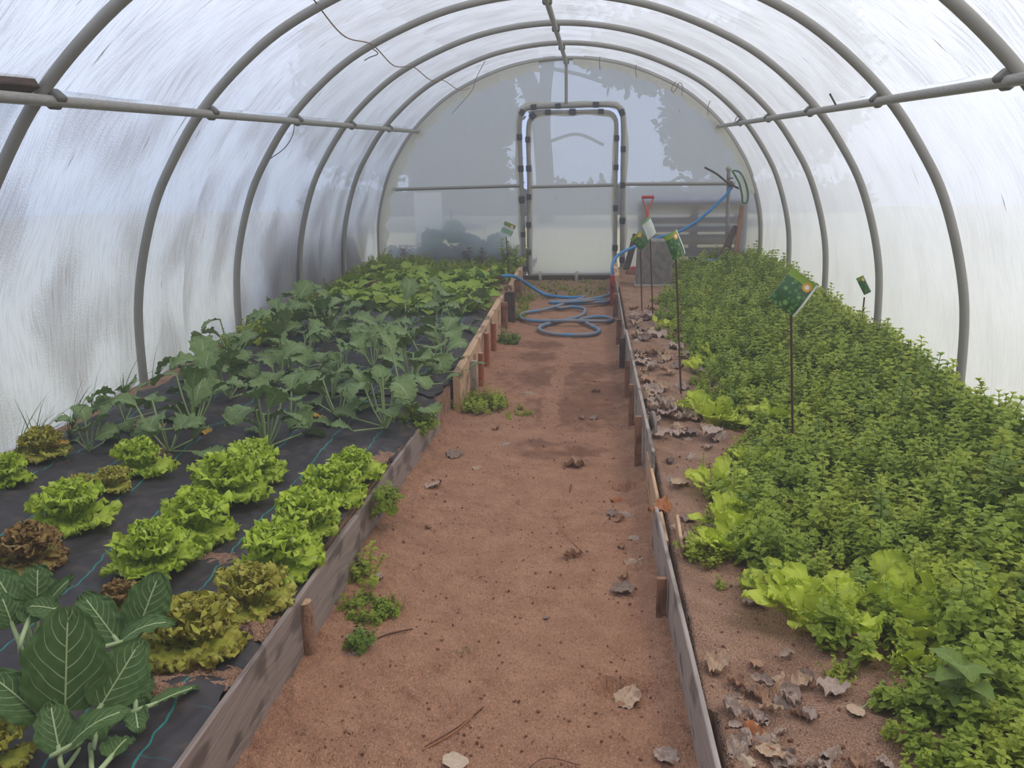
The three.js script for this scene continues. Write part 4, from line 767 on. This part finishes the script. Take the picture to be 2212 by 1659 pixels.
// ---------------------------------------------------------------- blue hose
{
  const ground = [[-0.623, 0.26, -8.961], [-0.554, 0.27, -8.952], [-0.467, 0.24, -9.103], [-0.336, 0.12, -9.323], [-0.197, 0.03, -9.353], [-0.047, 0.02, -9.234], [0.117, 0.02, -9.174], [0.218, 0.04, -9.105], [0.015, 0.045, -8.605], [-0.168, 0.02, -8.446], [-0.316, 0.02, -8.298], [-0.348, 0.02, -8.155], [-0.301, 0.02, -7.972], [-0.171, 0.03, -7.829], [0.081, 0.045, -7.77], [0.296, 0.03, -7.83], [0.44, 0.02, -7.885], [0.475, 0.02, -7.973], [0.44, 0.02, -8.063], [0.366, 0.02, -8.109], [0.252, 0.02, -8.04], [0.192, 0.02, -7.95], [0.245, 0.02, -7.798], [0.338, 0.02, -7.55], [0.353, 0.02, -7.431], [0.297, 0.02, -7.315], [0.135, 0.02, -7.276], [-0.027, 0.02, -7.331], [-0.137, 0.02, -7.506], [-0.127, 0.02, -7.67], [-0.047, 0.02, -7.797], [0.076, 0.02, -7.95], [0.178, 0.02, -8.109], [0.229, 0.02, -8.321], [0.224, 0.03, -8.461], [0.107, 0.03, -8.564], [-0.004, 0.03, -8.513], [-0.046, 0.03, -8.617], [0.17, 0.04, -8.687], [0.433, 0.03, -8.854], [0.46, 0.03, -8.965], [0.257, 0.06, -8.72], [-0.024, 0.06, -8.62], [-0.103, 0.05, -8.68], [-0.032, 0.04, -8.824], [0.247, 0.05, -8.871], [0.391, 0.05, -9.011], [0.46, 0.06, -9.1],
    [0.49, 0.11, -9.35], [0.5, 0.2, -9.6], [0.52, 0.29, -9.9], [0.6, 0.355, -10.1], [0.727, 0.402, -10.2], [0.893, 0.463, -10.3], [1.025, 0.497, -10.35], [1.256, 0.561, -10.4], [1.458, 0.681, -10.42], [1.629, 0.828, -10.44], [1.758, 0.96, -10.44], [1.795, 1.03, -10.44]];
  const dirt = dataTexture(64, 1024, (u, v) => { const g = v < 0.8 ? 0.35 + 0.65 * smooth(fbm(u * 2 + 1, v * 40, 3) + 0.2, -0.1, 0.35) : 0.05; return mix3([58, 136, 196], [150, 128, 118], g * (v > 0.1 ? 0.85 : 0.05)); });
  const c = new THREE.CatmullRomCurve3(ground.map((p) => V(...p)), false, 'centripetal'), g = new THREE.TubeGeometry(c, 700, 0.0165, 10);
  const uv = g.attributes.uv; for (let i = 0; i < uv.count; i++) uv.setXY(i, uv.getY(i), uv.getX(i));
  tag(mesh('garden_hose', g, std({ map: dirt, roughness: 0.45 })), 'blue garden hose coiled muddy on the path and rising to the tap', 'hose');
}

// ---------------------------------------------------------------- things at the far end
const blueP = std({ color: 0x3f74d6, roughness: 0.4 }), orangeP = std({ color: 0xe06a4a, roughness: 0.45 }), redP = std({ color: 0xc04434, roughness: 0.45 }), coralP = std({ color: 0xd6705a, roughness: 0.5 }), whiteP = std({ color: 0xd8dad6, roughness: 0.5 }), cyanP = std({ color: 0x4fa8b4, roughness: 0.5 });
{ // standpipe with tap
  const o = thing('tap_standpipe', 'rusty upright pipe with tap at the right of the end wall', 'standpipe', undefined, [1.79, 0.1, -10.5]);
  mesh('pipe', rod([0, 0, 0], [-0.02, 1.12, 0], 0.022, 10), galvanised, o);
  mesh('tap_body', mergeGeometries([rod([-0.02, 0.96, 0], [-0.0, 0.96, 0.07], 0.02, 8), rod([0.005, 0.99, 0.06], [0.005, 0.9, 0.06], 0.017, 8)]), clampMetal, o);
  mesh('tap_handle', new RoundedBoxGeometry(0.07, 0.015, 0.02, 1, 0.004).translate(-0.01, 1.02, 0.05), clampMetal, o);
  mesh('pipe_cap', new THREE.SphereGeometry(0.034, 12, 8).translate(-0.02, 1.12, 0), stoneLike(), o);
  const s = tag(mesh('dry_stick', tube([[1.5, 1.24, -10.42], [1.63, 1.17, -10.42], [1.76, 1.07, -10.42], [1.9, 1.0, -10.42]], 0.012, 16, 6), darkTimber), 'dead stick wedged across the tap standpipe', 'stick');
  s.castShadow = true;
  const strap = tag(mesh('plastic_strap', (() => { const pts = [[1.79, 1.2], [1.86, 1.19], [1.93, 1.08], [1.965, 0.95], [1.955, 0.87], [1.915, 0.86], [1.9, 0.95], [1.87, 1.06], [1.82, 1.15]].map(([x, y]) => V(x, y, -10.35)); const c = new THREE.CatmullRomCurve3(pts, true); return new THREE.TubeGeometry(c, 60, 0.011, 6, true); })(), std({ color: 0x3f6f45, roughness: 0.5 })), 'loop of green plastic packaging hung on the standpipe', 'packaging');
  strap.scale.z = 1;
  tag(mesh('plastic_bag', grid(8, 10, (a, b) => { const w = 0.045 * Math.sin(Math.PI * (0.15 + 0.8 * b)); return [1.885 + 0.06 * (1 - b) * 0 + 0.05 * b + (a - 0.5) * 2 * w, 1.17 - 0.3 * b, -10.36 + 0.02 * Math.sin(a * 3.14)]; }), foldedFilm), 'milky plastic bag inside the green packaging loop', 'bag');
}
function stoneLike() { return std({ color: 0xa9a597, roughness: 0.95 }); }
{ // spade
  const o = thing('garden_spade', 'garden spade with coral D-grip leaning at the end wall', 'spade', undefined, [0.9, 0.14, -10.35]);
  mesh('blade', new RoundedBoxGeometry(0.2, 0.26, 0.006, 1, 0.003).translate(0, 0.1, 0), clampMetal, o);
  mesh('shaft', rod([0, 0.2, 0], [-0.005, 0.62, 0], 0.016, 10), coralP, o);
  mesh('grip_fork', mergeGeometries([rod([-0.005, 0.52, 0], [-0.006, 0.66, 0], 0.021, 8), tube([[-0.006, 0.64, 0], [-0.03, 0.7, 0], [-0.055, 0.75, 0], [-0.058, 0.79, 0]], 0.011, 12, 6), tube([[-0.006, 0.64, 0], [0.02, 0.7, 0], [0.045, 0.75, 0], [0.048, 0.79, 0]], 0.011, 12, 6)]), coralP, o);
  mesh('grip_bar', rod([-0.072, 0.795, 0], [0.062, 0.795, 0], 0.018, 10), redP, o);
}
{ // grey tub upside down
  const g = new RoundedBoxGeometry(0.36, 0.45, 0.28, 3, 0.02), p = g.attributes.position;
  for (let i = 0; i < p.count; i++) { const k = 1 - 0.11 * (p.getY(i) / 0.45 + 0.5); p.setX(i, p.getX(i) * k); p.setZ(i, p.getZ(i) * k); }
  g.computeVertexNormals();
  const o = thing('upturned_tub', 'stained grey upturned tub beside the far right plank', 'tub', undefined, [0.905, 0.13 + 0.225, -9.28]);
  mesh('body', g, (() => { const t = dataTexture(128, 128, (u, v) => mix3([112, 104, 96], [146, 138, 128], clamp(0.5 + fbm(u * 4, v * 4, 4), 0, 1))); return std({ map: t, roughness: 0.8 }); })(), o);
  mesh('rim', new RoundedBoxGeometry(0.385, 0.03, 0.305, 1, 0.008).translate(0, -0.215, 0), stoneLike(), o);
}
const beam = (name, label, cat, m, a, b, w, d) => { const A = V(...a), B = V(...b), g = new RoundedBoxGeometry(w, A.distanceTo(B), d, 1, 0.004), o = mesh(name, g, m); o.quaternion.setFromUnitVectors(V(0, 1, 0), B.clone().sub(A).normalize()); o.position.copy(A).add(B).multiplyScalar(0.5); return tag(o, label, cat); };
beam('timber_beam', 'long dark timber lying on edge before the end wall at right', 'timber', darkTimber, [1.12, 0.17, -10.2], [1.98, 0.17, -10.2], 0.1, 0.08);
beam('timber_plank', 'dark plank leaning in the far right corner, thicker one', 'timber', darkTimber, [1.62, 0.14, -10.25], [1.87, 0.6, -10.45], 0.06, 0.05);
beam('timber_plank', 'rust-brown stake leaning in the far right corner', 'timber', boardBrown, [1.83, 0.14, -10.25], [1.93, 0.82, -10.5], 0.045, 0.03);
beam('timber_plank', 'second dark plank crossing behind the leaning ones', 'timber', darkTimber, [1.72, 0.14, -10.3], [1.84, 0.55, -10.5], 0.05, 0.03);
beam('timber_plank', 'dark plank leaning between door post and grey tub', 'timber', darkTimber, [0.66, 0.1, -10.35], [0.78, 0.52, -10.5], 0.07, 0.04);
beam('timber_plank', 'flat plank lying behind the grey tub by the door', 'timber', boardBrown, [0.66, 0.16, -10.0], [0.98, 0.16, -10.05], 0.04, 0.09);
tag(mesh('red_cap', new THREE.CylinderGeometry(0.04, 0.045, 0.04, 14).translate(0.75, 0.2, -10.02), redP), 'small red plastic cap on the plank by the door', 'cap');
tag(mesh('compost_heap', (() => { const g = new THREE.IcosahedronGeometry(0.12, 3), p = g.attributes.position; for (let i = 0; i < p.count; i++) { const k = 1 + 0.3 * n3(p.getX(i) * 14, p.getY(i) * 14, p.getZ(i) * 14); p.setXYZ(i, p.getX(i) * k, p.getY(i) * k * 0.9, p.getZ(i) * k); } g.computeVertexNormals(); g.translate(1.98, 0.2, -10.35); return g; })(), darkTimber), 'dark clod of peat in the far right corner', 'clod');
{
  const o = thing('plastic_bowl', 'shiny black bowl upside down on the dark timber', 'bowl', undefined, [1.39, 0.222, -10.2]);
  mesh('dome', new THREE.SphereGeometry(0.075, 20, 10, 0, 6.2832, 0, 1.5708), std({ color: 0x101012, roughness: 0.2 }), o);
  mesh('rim', new THREE.TorusGeometry(0.077, 0.006, 6, 24).rotateX(Math.PI / 2), blackPlastic, o);
  const pot = thing('plant_pot', 'small dark pot under the edge of the black bowl', 'pot', undefined, [1.38, 0.1, -10.1]);
  mesh('body', new THREE.CylinderGeometry(0.055, 0.04, 0.1, 16).translate(0, 0.05, 0), blackPlastic, pot);
  mesh('rim', new THREE.TorusGeometry(0.055, 0.006, 6, 20).rotateX(Math.PI / 2).translate(0, 0.1, 0), blackPlastic, pot);
  const s = thing('hand_sprayer', 'blue tube sprayer with orange knob lying on the dark timber', 'sprayer', undefined, [1.63, 0.252, -10.2]);
  mesh('tube', new THREE.CapsuleGeometry(0.027, 0.28, 6, 14).rotateZ(Math.PI / 2), blueP, s);
  mesh('nozzle', new THREE.CylinderGeometry(0.016, 0.022, 0.05, 10).rotateZ(Math.PI / 2).translate(-0.185, 0, 0), whiteP, s);
  mesh('knob', new THREE.SphereGeometry(0.034, 14, 10).translate(0.2, 0, 0), orangeP, s);
  tag(mesh('clothes_peg', new RoundedBoxGeometry(0.02, 0.08, 0.02, 1, 0.004).translate(1.89, 0.26, -10.2), cyanP), 'small turquoise peg beside the orange knob', 'peg');
}
{ // sprinkler at the free end of the hose
  const o = thing('hose_sprinkler', 'small black and red sprinkler on the hose end in the left bed', 'sprinkler', undefined, [-0.7, 0.17, -8.96]);
  mesh('base', new RoundedBoxGeometry(0.16, 0.05, 0.06, 2, 0.012).translate(0, 0.05, 0), blackPlastic, o);
  mesh('connector', new THREE.CylinderGeometry(0.022, 0.022, 0.06, 12).rotateZ(Math.PI / 2).translate(0.08, 0.08, 0), redP, o);
  mesh('nozzle', new THREE.SphereGeometry(0.03, 12, 8).translate(0.02, 0.075, 0.02), redP, o);
  mesh('stake', rod([0, -0.05, 0], [0, 0.05, 0], 0.012), blackPlastic, o);
}

// ---------------------------------------------------------------- seed packets on wire rods
const packetTexture = (kind) => {
  const w = 192, h = 256, r = rngOf(kind * 31 + 5), blobs = [];
  for (let i = 0; i < 46; i++) blobs.push([r(), r(), 0.05 + 0.09 * r(), r()]);
  return dataTexture(w, h, (u, v) => {
    if (kind === 1 || (kind === 3 && v < 0.72)) {                   // printed back: pale with grey lines of small type
      let c = [214, 216, 208];
      const row = (v * 15) % 1, n = Math.floor(v * 15);
      if (row > 0.35 && row < 0.7 && u > 0.1 && u < 0.55 + 0.35 * Math.abs(n2(n, 3)) && n2(u * 40, n * 3) > -0.35) c = [112, 118, 108];
      if (v > 0.86) c = [110, 152, 92];
      return kind === 3 && v > 0.15 && v < 0.5 ? mix3(c, [120, 172, 140], 0.7) : c;
    }
    let c = [62, 96, 54];                                           // printed front: leaves, band and emblem
    for (const [bx, by, s, k] of blobs) { const d = Math.hypot((u - bx) / s, (v - by) / (s * 0.8)); if (d < 1) c = mix3([76 + 70 * k, 120 + 60 * k, 66 + 40 * k], [40, 76, 40], d * d); }
    if (v > 0.8) c = [132, 158, 58];
    const d = Math.hypot((u - 0.72) * 0.75, v - 0.8);
    if (d < 0.12) c = [226, 160, 50];
    if (d < 0.06 && kind !== 4) c = [232, 230, 222];
    if (u > 0.92 && kind === 2) c = [222, 220, 210];
    return c;
  });
};
const packetMats = [1, 2, 3, 4].map((k) => std({ map: packetTexture(k), roughness: 0.35 }));
const rust = std({ color: 0x5a3a2c, roughness: 0.8, metalness: 0.2 });
function marker(label, foot, top, packetAt, w, h, roll, yaw, mat, bend = 0.02) {
  const o = thing('seed_marker', label, 'plant marker', undefined, foot), T = V(top[0] - foot[0], top[1] - foot[1], top[2] - foot[2]);
  mesh('rod', rod([0, -0.1, 0], T, 0.0052, 8), rust, o);
  const g = grid(8, 10, (a, b) => [(a - 0.5) * w, (b - 0.5) * h, bend * Math.sin(a * 3.1) + 0.4 * bend * Math.sin(b * 5)]), back = grid(8, 10, (a, b) => [(0.5 - a) * w, (b - 0.5) * h, bend * Math.sin((1 - a) * 3.1) + 0.4 * bend * Math.sin(b * 5) - 0.004], (a, b) => [1 - a, b]);
  const p = new THREE.Group(); p.name = 'packet'; o.add(p);
  mesh('front', g, mat, p); mesh('back', back, packetMats[0], p);
  p.position.set(packetAt[0] - foot[0], packetAt[1] - foot[1], packetAt[2] - foot[2]); p.rotation.set(0, yaw, roll, 'YZX');
}
marker('nearest seed packet marker, torn green packet above a tall rod', [1.176, bedRightY(1.176, -3.924), -3.924], [1.126, 0.78, -3.924], [1.13, 0.875, -3.925], 0.135, 0.16, -0.62, 0.0, packetMats[1], 0.015);
marker('green seed packet on a rod at the litter edge, hanging tilted', [0.79, bedRightY(0.79, -4.979), -4.979], [0.735, 0.9, -4.979], [0.727, 0.968, -4.975], 0.085, 0.14, 0.4, 0.45, packetMats[1], 0.012);
marker('white printed seed packet standing on its corner on a thin rod', [0.771, bedRightY(0.771, -7.15), -7.15], [0.732, 0.79, -7.15], [0.72, 0.875, -7.145], 0.1, 0.15, 0.5, 0.75, packetMats[0], 0.006);
marker('dark green seed packet set diamondwise left of the white one', [0.708, bedRightY(0.708, -7.58), -7.58], [0.682, 0.665, -7.58], [0.679, 0.737, -7.575], 0.105, 0.125, 0.72, 0.1, packetMats[3], 0.008);
marker('pale green seed packet on a rod in the far left bed', [-0.53, 0.15, -9.3], [-0.565, 0.62, -9.3], [-0.545, 0.69, -9.295], 0.12, 0.125, -0.43, 0, packetMats[2], 0.006);
marker('seed packet lying tilted just above the far left crop', [-0.74, 0.12, -8.93], [-0.735, 0.27, -8.93], [-0.735, 0.3, -8.9], 0.15, 0.075, 0.35, 0, packetMats[3], 0.01);
marker('small seed packet half hidden by the right wall near the third hoop', [2.05, 0.2, -6.15], [2.06, 0.5, -6.15], [2.05, 0.58, -6.15], 0.05, 0.12, 0.5, -0.3, packetMats[1], 0.004);

// ---------------------------------------------------------------- wires and strings under the roof
{
  const wireM = std({ color: 0x6d6a66, roughness: 0.6, metalness: 0.3 }), straw = std({ color: 0x8f7a60, roughness: 0.9 });
  tag(mesh('wire_line', tube([[-1.05, 2.2, -4.6], [-1.1, 2.1, -5.4], [-1.12, 2.13, -6.2], [-1.13, 2.06, -6.9], [-1.13, 2.11, -7.64], [-1.12, 2.06, -8.4], [-1.11, 2.1, -9.08], [-1.08, 2.06, -9.9], [-1.06, 2.12, -10.6]], 0.004, 120, 5), straw), 'thin sagging wire strung under the left of the roof', 'wire');
  const tie = (label, pts, r = 0.0035) => tag(mesh('wire_tie', tube(pts, r, 24, 5), wireM), label, 'wire');
  tie('wire tie hanging from the left pipe at the third hoop', [[-1.68, 1.66, -6.24], [-1.7, 1.58, -6.24], [-1.76, 1.5, -6.24], [-1.86, 1.43, -6.22]], 0.003);
  tie('wire end twisted round the sagging wire by the third hoop', [[-1.1, 2.1, -6.1], [-1.07, 2.07, -6.12], [-1.13, 2.05, -6.14], [-1.16, 2.03, -6.12]]);
  tie('long string slanting from fifth hoop to the end wall', [[-0.72, 2.27, -9.12], [-0.84, 2.14, -9.4], [-0.95, 2.05, -9.9], [-1.25, 1.85, -10.5]], 0.003);
  tie('looped wire hanging under the right of the roof, end bay', [[1.1, 2.08, -9.6], [1.06, 2.02, -9.62], [1.08, 1.98, -9.64], [1.11, 2.02, -9.62], [1.13, 2.07, -9.6], [1.16, 2.05, -9.6], [1.16, 1.95, -9.6]]);
  tie('short wire hanging near the top right of the end wall', [[0.36, 2.35, -9.8], [0.355, 2.3, -9.8], [0.36, 2.22, -9.8]]);
  tie('short wire hanging right of the ridge before the end wall', [[0.72, 2.26, -9.8], [0.715, 2.2, -9.8], [0.725, 2.14, -9.8]]);
  tie('short wire hook above the right pipe in the end bay', [[1.45, 1.9, -9.7], [1.43, 1.84, -9.7], [1.43, 1.76, -9.7]]);
  tie('wire curled over the right pipe by the fifth hoop', [[1.62, 1.66, -9.2], [1.62, 1.71, -9.1], [1.64, 1.73, -9.0], [1.66, 1.69, -8.95]]);
  tie('stub of wire on the right pipe between second and third hoops', [[1.65, 1.68, -5.55], [1.6, 1.74, -5.5]], 0.006);
}

// ---------------------------------------------------------------- outside the tunnel
{ // dry grass pressed against the left film
  const stemG = (k) => blade({ L: 0.8 + 0.14 * k, W: 0.012, nu: 2, nv: 6, e0: 1.5, e1: 1.25 - 0.12 * k, fold: 0.5, shape: (v) => 1 - 0.7 * v, seed: k });
  const mats = std({ color: 0x7a6750, roughness: 0.95, side: THREE.DoubleSide }), r = rngOf(101), q = new THREE.Matrix4();
  const o = new THREE.Group(); o.name = numbered('dry_grass'); o.userData.kind = 'stuff'; scene.add(o); tag(o, 'thicket of dry brown grass standing outside against the left film', 'grass');
  for (let k = 0; k < 3; k++) {
    const N = 2400, im = new THREE.InstancedMesh(stemG(k), mats, N); im.name = 'grass_stems'; im.userData.kind = 'stuff'; im.castShadow = im.receiveShadow = true;
    for (let i = 0; i < N; i++) {
      const z = rr(-10.3, -6.7, r), t = (z + 10.3) / 3.6, env = (0.78 + 0.25 * n2(z * 1.6, 2) + 0.25 * n2(z * 5, 4)) * smooth(t, 0.0, 0.12) * (1 - smooth(t, 0.82, 1) * 0.6), x = -2.212 - 0.13 * r() ** 2, s = clamp(env, 0.2, 1.05) * rr(0.55, 1.05, r);
      q.compose(V(x, 0.05, z), new THREE.Quaternion().setFromEuler(new THREE.Euler(rr(-0.25, 0.25, r), rr(2.2, 4.1, r), rr(-0.06, 0.03, r))), V(s, s, s)); im.setMatrixAt(i, q);
    }
    o.add(im);
  }
}
{ // pumpkin-like plant outside the end wall, left of the door
  const m = leafMat(leafTexture({ base: [66, 96, 64], alt: [88, 120, 80], vein: [130, 150, 110], pairs: 4, seed: 71, size: 128 }), { transmission: 0.2 });
  const round = (v) => Math.pow(Math.sin(Math.PI * clamp(0.08 + 0.88 * v, 0, 1)), 0.5), r = rngOf(88);
  const leaves = [[-1.55, 0.42, 0.3, 0.3], [-1.3, 0.52, 0.28, -0.4], [-1.45, 0.28, 0.26, 1.1], [-1.1, 0.36, 0.3, 0.8], [-1.0, 0.28, 0.26, -0.7], [-1.25, 0.2, 0.3, 0.1], [-0.85, 0.22, 0.22, 0.5], [-2.05, 0.3, 0.16, 0.7], [-1.75, 0.16, 0.16, -0.3], [-0.8, 0.38, 0.26, 0.4]];
  const o = thing('squash_plant', 'large-leaved squash plant blurred behind the end wall film', 'plant', undefined, [-1.3, 0.06, -10.83]);
  for (const [x, y, l, a] of leaves) {
    const leaf = new THREE.Group(); leaf.name = 'leaf'; leaf.position.set(x + 1.3, y - 0.06, rr(-0.05, 0.03, r)); leaf.rotation.set(0.15, 0, a * 0.7 - 0.2); o.add(leaf);
    mesh('blade', blade({ L: l, W: l * 0.5, nu: 8, nv: 10, e0: 0.8, e1: -0.9, fold: 0.2, shape: round, ruffle: 0.03, freq: 3, seed: x * 9, tooth: 0.2, toothN: 4 }).rotateX(1.15), m, leaf).position.x = -l / 2;
    mesh('stalk', rod([-l / 2, 0, 0], [-l / 2 - 0.02, -y * 0.8, -0.05], 0.008, 6), stalkGreen, leaf);
  }
  const under = new THREE.InstancedMesh(sprigs[3], std({ color: 0x6a5a44, roughness: 0.95, side: THREE.DoubleSide }), 420), q = new THREE.Matrix4(); under.name = numbered('undergrowth'); under.userData.kind = 'stuff'; scene.add(under); tag(under, 'brown undergrowth along the foot of the end wall outside', 'undergrowth');
  for (let i = 0; i < 420; i++) { const s = rr(0.7, 1.8, r); q.compose(V(rr(-2.1, -0.5, r), 0.05, rr(-11.1, -10.72, r)), new THREE.Quaternion().setFromEuler(new THREE.Euler(rr(-0.3, 0.3, r), r() * 6.28, rr(-0.3, 0.3, r))), V(s, s, s)); under.setMatrixAt(i, q); }
}
{ // pallet leaning on the outside of the end wall
  const o = thing('wooden_pallet', 'grey timber pallet leaning outside behind the right end film', 'pallet', undefined, [1.42, 0.06, -10.82]);
  o.rotation.x = 0.09;
  const put = (x, y, z, w, h, d) => mesh('slat', new RoundedBoxGeometry(w, h, d, 1, 0.004), boardGrey, o).position.set(x, y, z);
  for (const [y, h] of [[0.79, 0.08], [0.6, 0.07], [0.5, 0.06], [0.4, 0.08], [0.24, 0.1], [0.1, 0.1]]) put(0, y, 0.055, 1.22, h, 0.022);
  for (const x of [-0.565, 0.02, 0.565]) mesh('bearer', new RoundedBoxGeometry(0.09, 0.82, 0.08, 1, 0.004), boardGrey, o).position.set(x, 0.42, 0);
  for (const [y, h] of [[0.75, 0.09], [0.35, 0.09], [0.08, 0.09]]) put(0, y, -0.052, 1.22, h, 0.022);
  tag(mesh('white_board', new RoundedBoxGeometry(0.34, 0.9, 0.02, 1, 0.003).translate(-1.75, 0.5, -11.6), whiteP), 'pale board glimpsed outside behind the left end film', 'board');
}
// trees beyond the end wall
const bark = wood([66, 56, 48], [92, 80, 70], 9), foliageMat = leafMat(leafTexture({ base: [44, 62, 34], alt: [64, 84, 48], vein: [80, 100, 60], seed: 81, size: 64 }), { transmission: 0.2, roughness: 0.7 });
const twigLeaf = (() => { const r = rngOf(5), parts = []; for (let i = 0; i < 7; i++) { const g = blade({ L: 0.11, W: 0.035, nu: 2, nv: 3, e0: 0.3, e1: -0.4, shape: (v) => Math.sin(Math.PI * clamp(0.08 + 0.9 * v, 0, 1)), seed: i }); g.rotateX(rr(-1, 1, r)); g.rotateY(r() * 6.28); g.rotateZ(rr(-0.8, 0.8, r)); g.translate(rr(-0.1, 0.1, r), rr(-0.1, 0.1, r), rr(-0.1, 0.1, r)); parts.push(g); } return mergeGeometries(parts); })();
function tree(label, trunks, blobs, seed) {
  const o = thing('garden_tree', label, 'tree', 'trees beyond the end wall'), r = rngOf(seed), q = new THREE.Matrix4();
  for (const [pts, rad] of trunks) mesh(rad > 0.08 ? 'trunk' : 'branch', tube(pts, rad, 20, 8), bark, o);
  const N = blobs.reduce((s, b) => s + b[6], 0), im = new THREE.InstancedMesh(twigLeaf, foliageMat, N); im.name = 'foliage'; im.userData.kind = 'stuff'; im.castShadow = im.receiveShadow = true; o.add(im);
  let i = 0;
  for (const [x, y, z, rx, ry, rz, n] of blobs) for (let k = 0; k < n; k++, i++) {
    const d = V(rr(-1, 1, r), rr(-1, 1, r), rr(-1, 1, r)).normalize().multiplyScalar(Math.cbrt(r())), s = rr(0.8, 1.8, r);
    q.compose(V(x + d.x * rx, y + d.y * ry, z + d.z * rz), new THREE.Quaternion().setFromEuler(new THREE.Euler(r() * 6, r() * 6, r() * 6)), V(s, s, s)); im.setMatrixAt(i, q);
  }
}
tree('forked dark tree seen dimly through the end wall above the door', [[[[-0.6, 0, -18], [-0.62, 1.2, -18], [-0.75, 2.2, -18], [-1.2, 3.4, -18], [-1.5, 5, -18]], 0.17], [[[-0.62, 1.3, -18], [-0.6, 2.4, -18], [-0.45, 3.6, -18], [-0.3, 5, -18]], 0.12], [[[-0.55, 2.9, -18], [0.1, 2.75, -18], [0.6, 2.6, -17.9], [1.0, 2.7, -18]], 0.035], [[[-0.6, 1.55, -18], [0, 1.7, -18], [0.5, 1.5, -18]], 0.03]], [[-2.6, 3.9, -18.5, 2.2, 1.6, 1.2, 1500], [0.2, 5.2, -18.5, 3, 1.3, 1.2, 900]], 1);
tree('dense dark tree filling the left half of the end wall', [[[[-2.8, 0, -17], [-2.7, 1.5, -17], [-2.6, 3, -17]], 0.12]], [[-2.2, 2.1, -17, 1.15, 0.9, 0.9, 1700], [-3.8, 2.4, -17, 1.2, 1.6, 1, 1100], [-2.1, 1.1, -17.2, 1.0, 0.55, 0.8, 500]], 2);
tree('dense dark tree filling the right half of the end wall', [[[[3.0, 0, -17.5], [3.0, 1.4, -17.5], [2.9, 3, -17.5]], 0.12]], [[2.5, 2.1, -17.5, 0.95, 1.3, 0.9, 1700], [1.4, 3.05, -17.5, 1.2, 0.55, 0.8, 800], [3.9, 2.6, -17.5, 1.2, 1.6, 1, 900]], 3);
{ // low hedge closing the view
  const im = new THREE.InstancedMesh(twigLeaf, foliageMat, 1500), r = rngOf(31), q = new THREE.Matrix4(); im.name = numbered('garden_hedge'); im.userData.kind = 'stuff'; im.castShadow = im.receiveShadow = true; scene.add(im); tag(im, 'low hedge far beyond the end wall', 'hedge');
  for (let i = 0; i < 1500; i++) { const x = rr(-6, 6, r), s = rr(1, 2, r); q.compose(V(x, 0.6 * Math.sqrt(r()) * (0.8 + 0.3 * n2(x, 3)), rr(-21, -20.2, r)), new THREE.Quaternion().setFromEuler(new THREE.Euler(r() * 6, r() * 6, r() * 6)), V(s, s, s)); im.setMatrixAt(i, q); }
}

renderer.render(scene, camera);
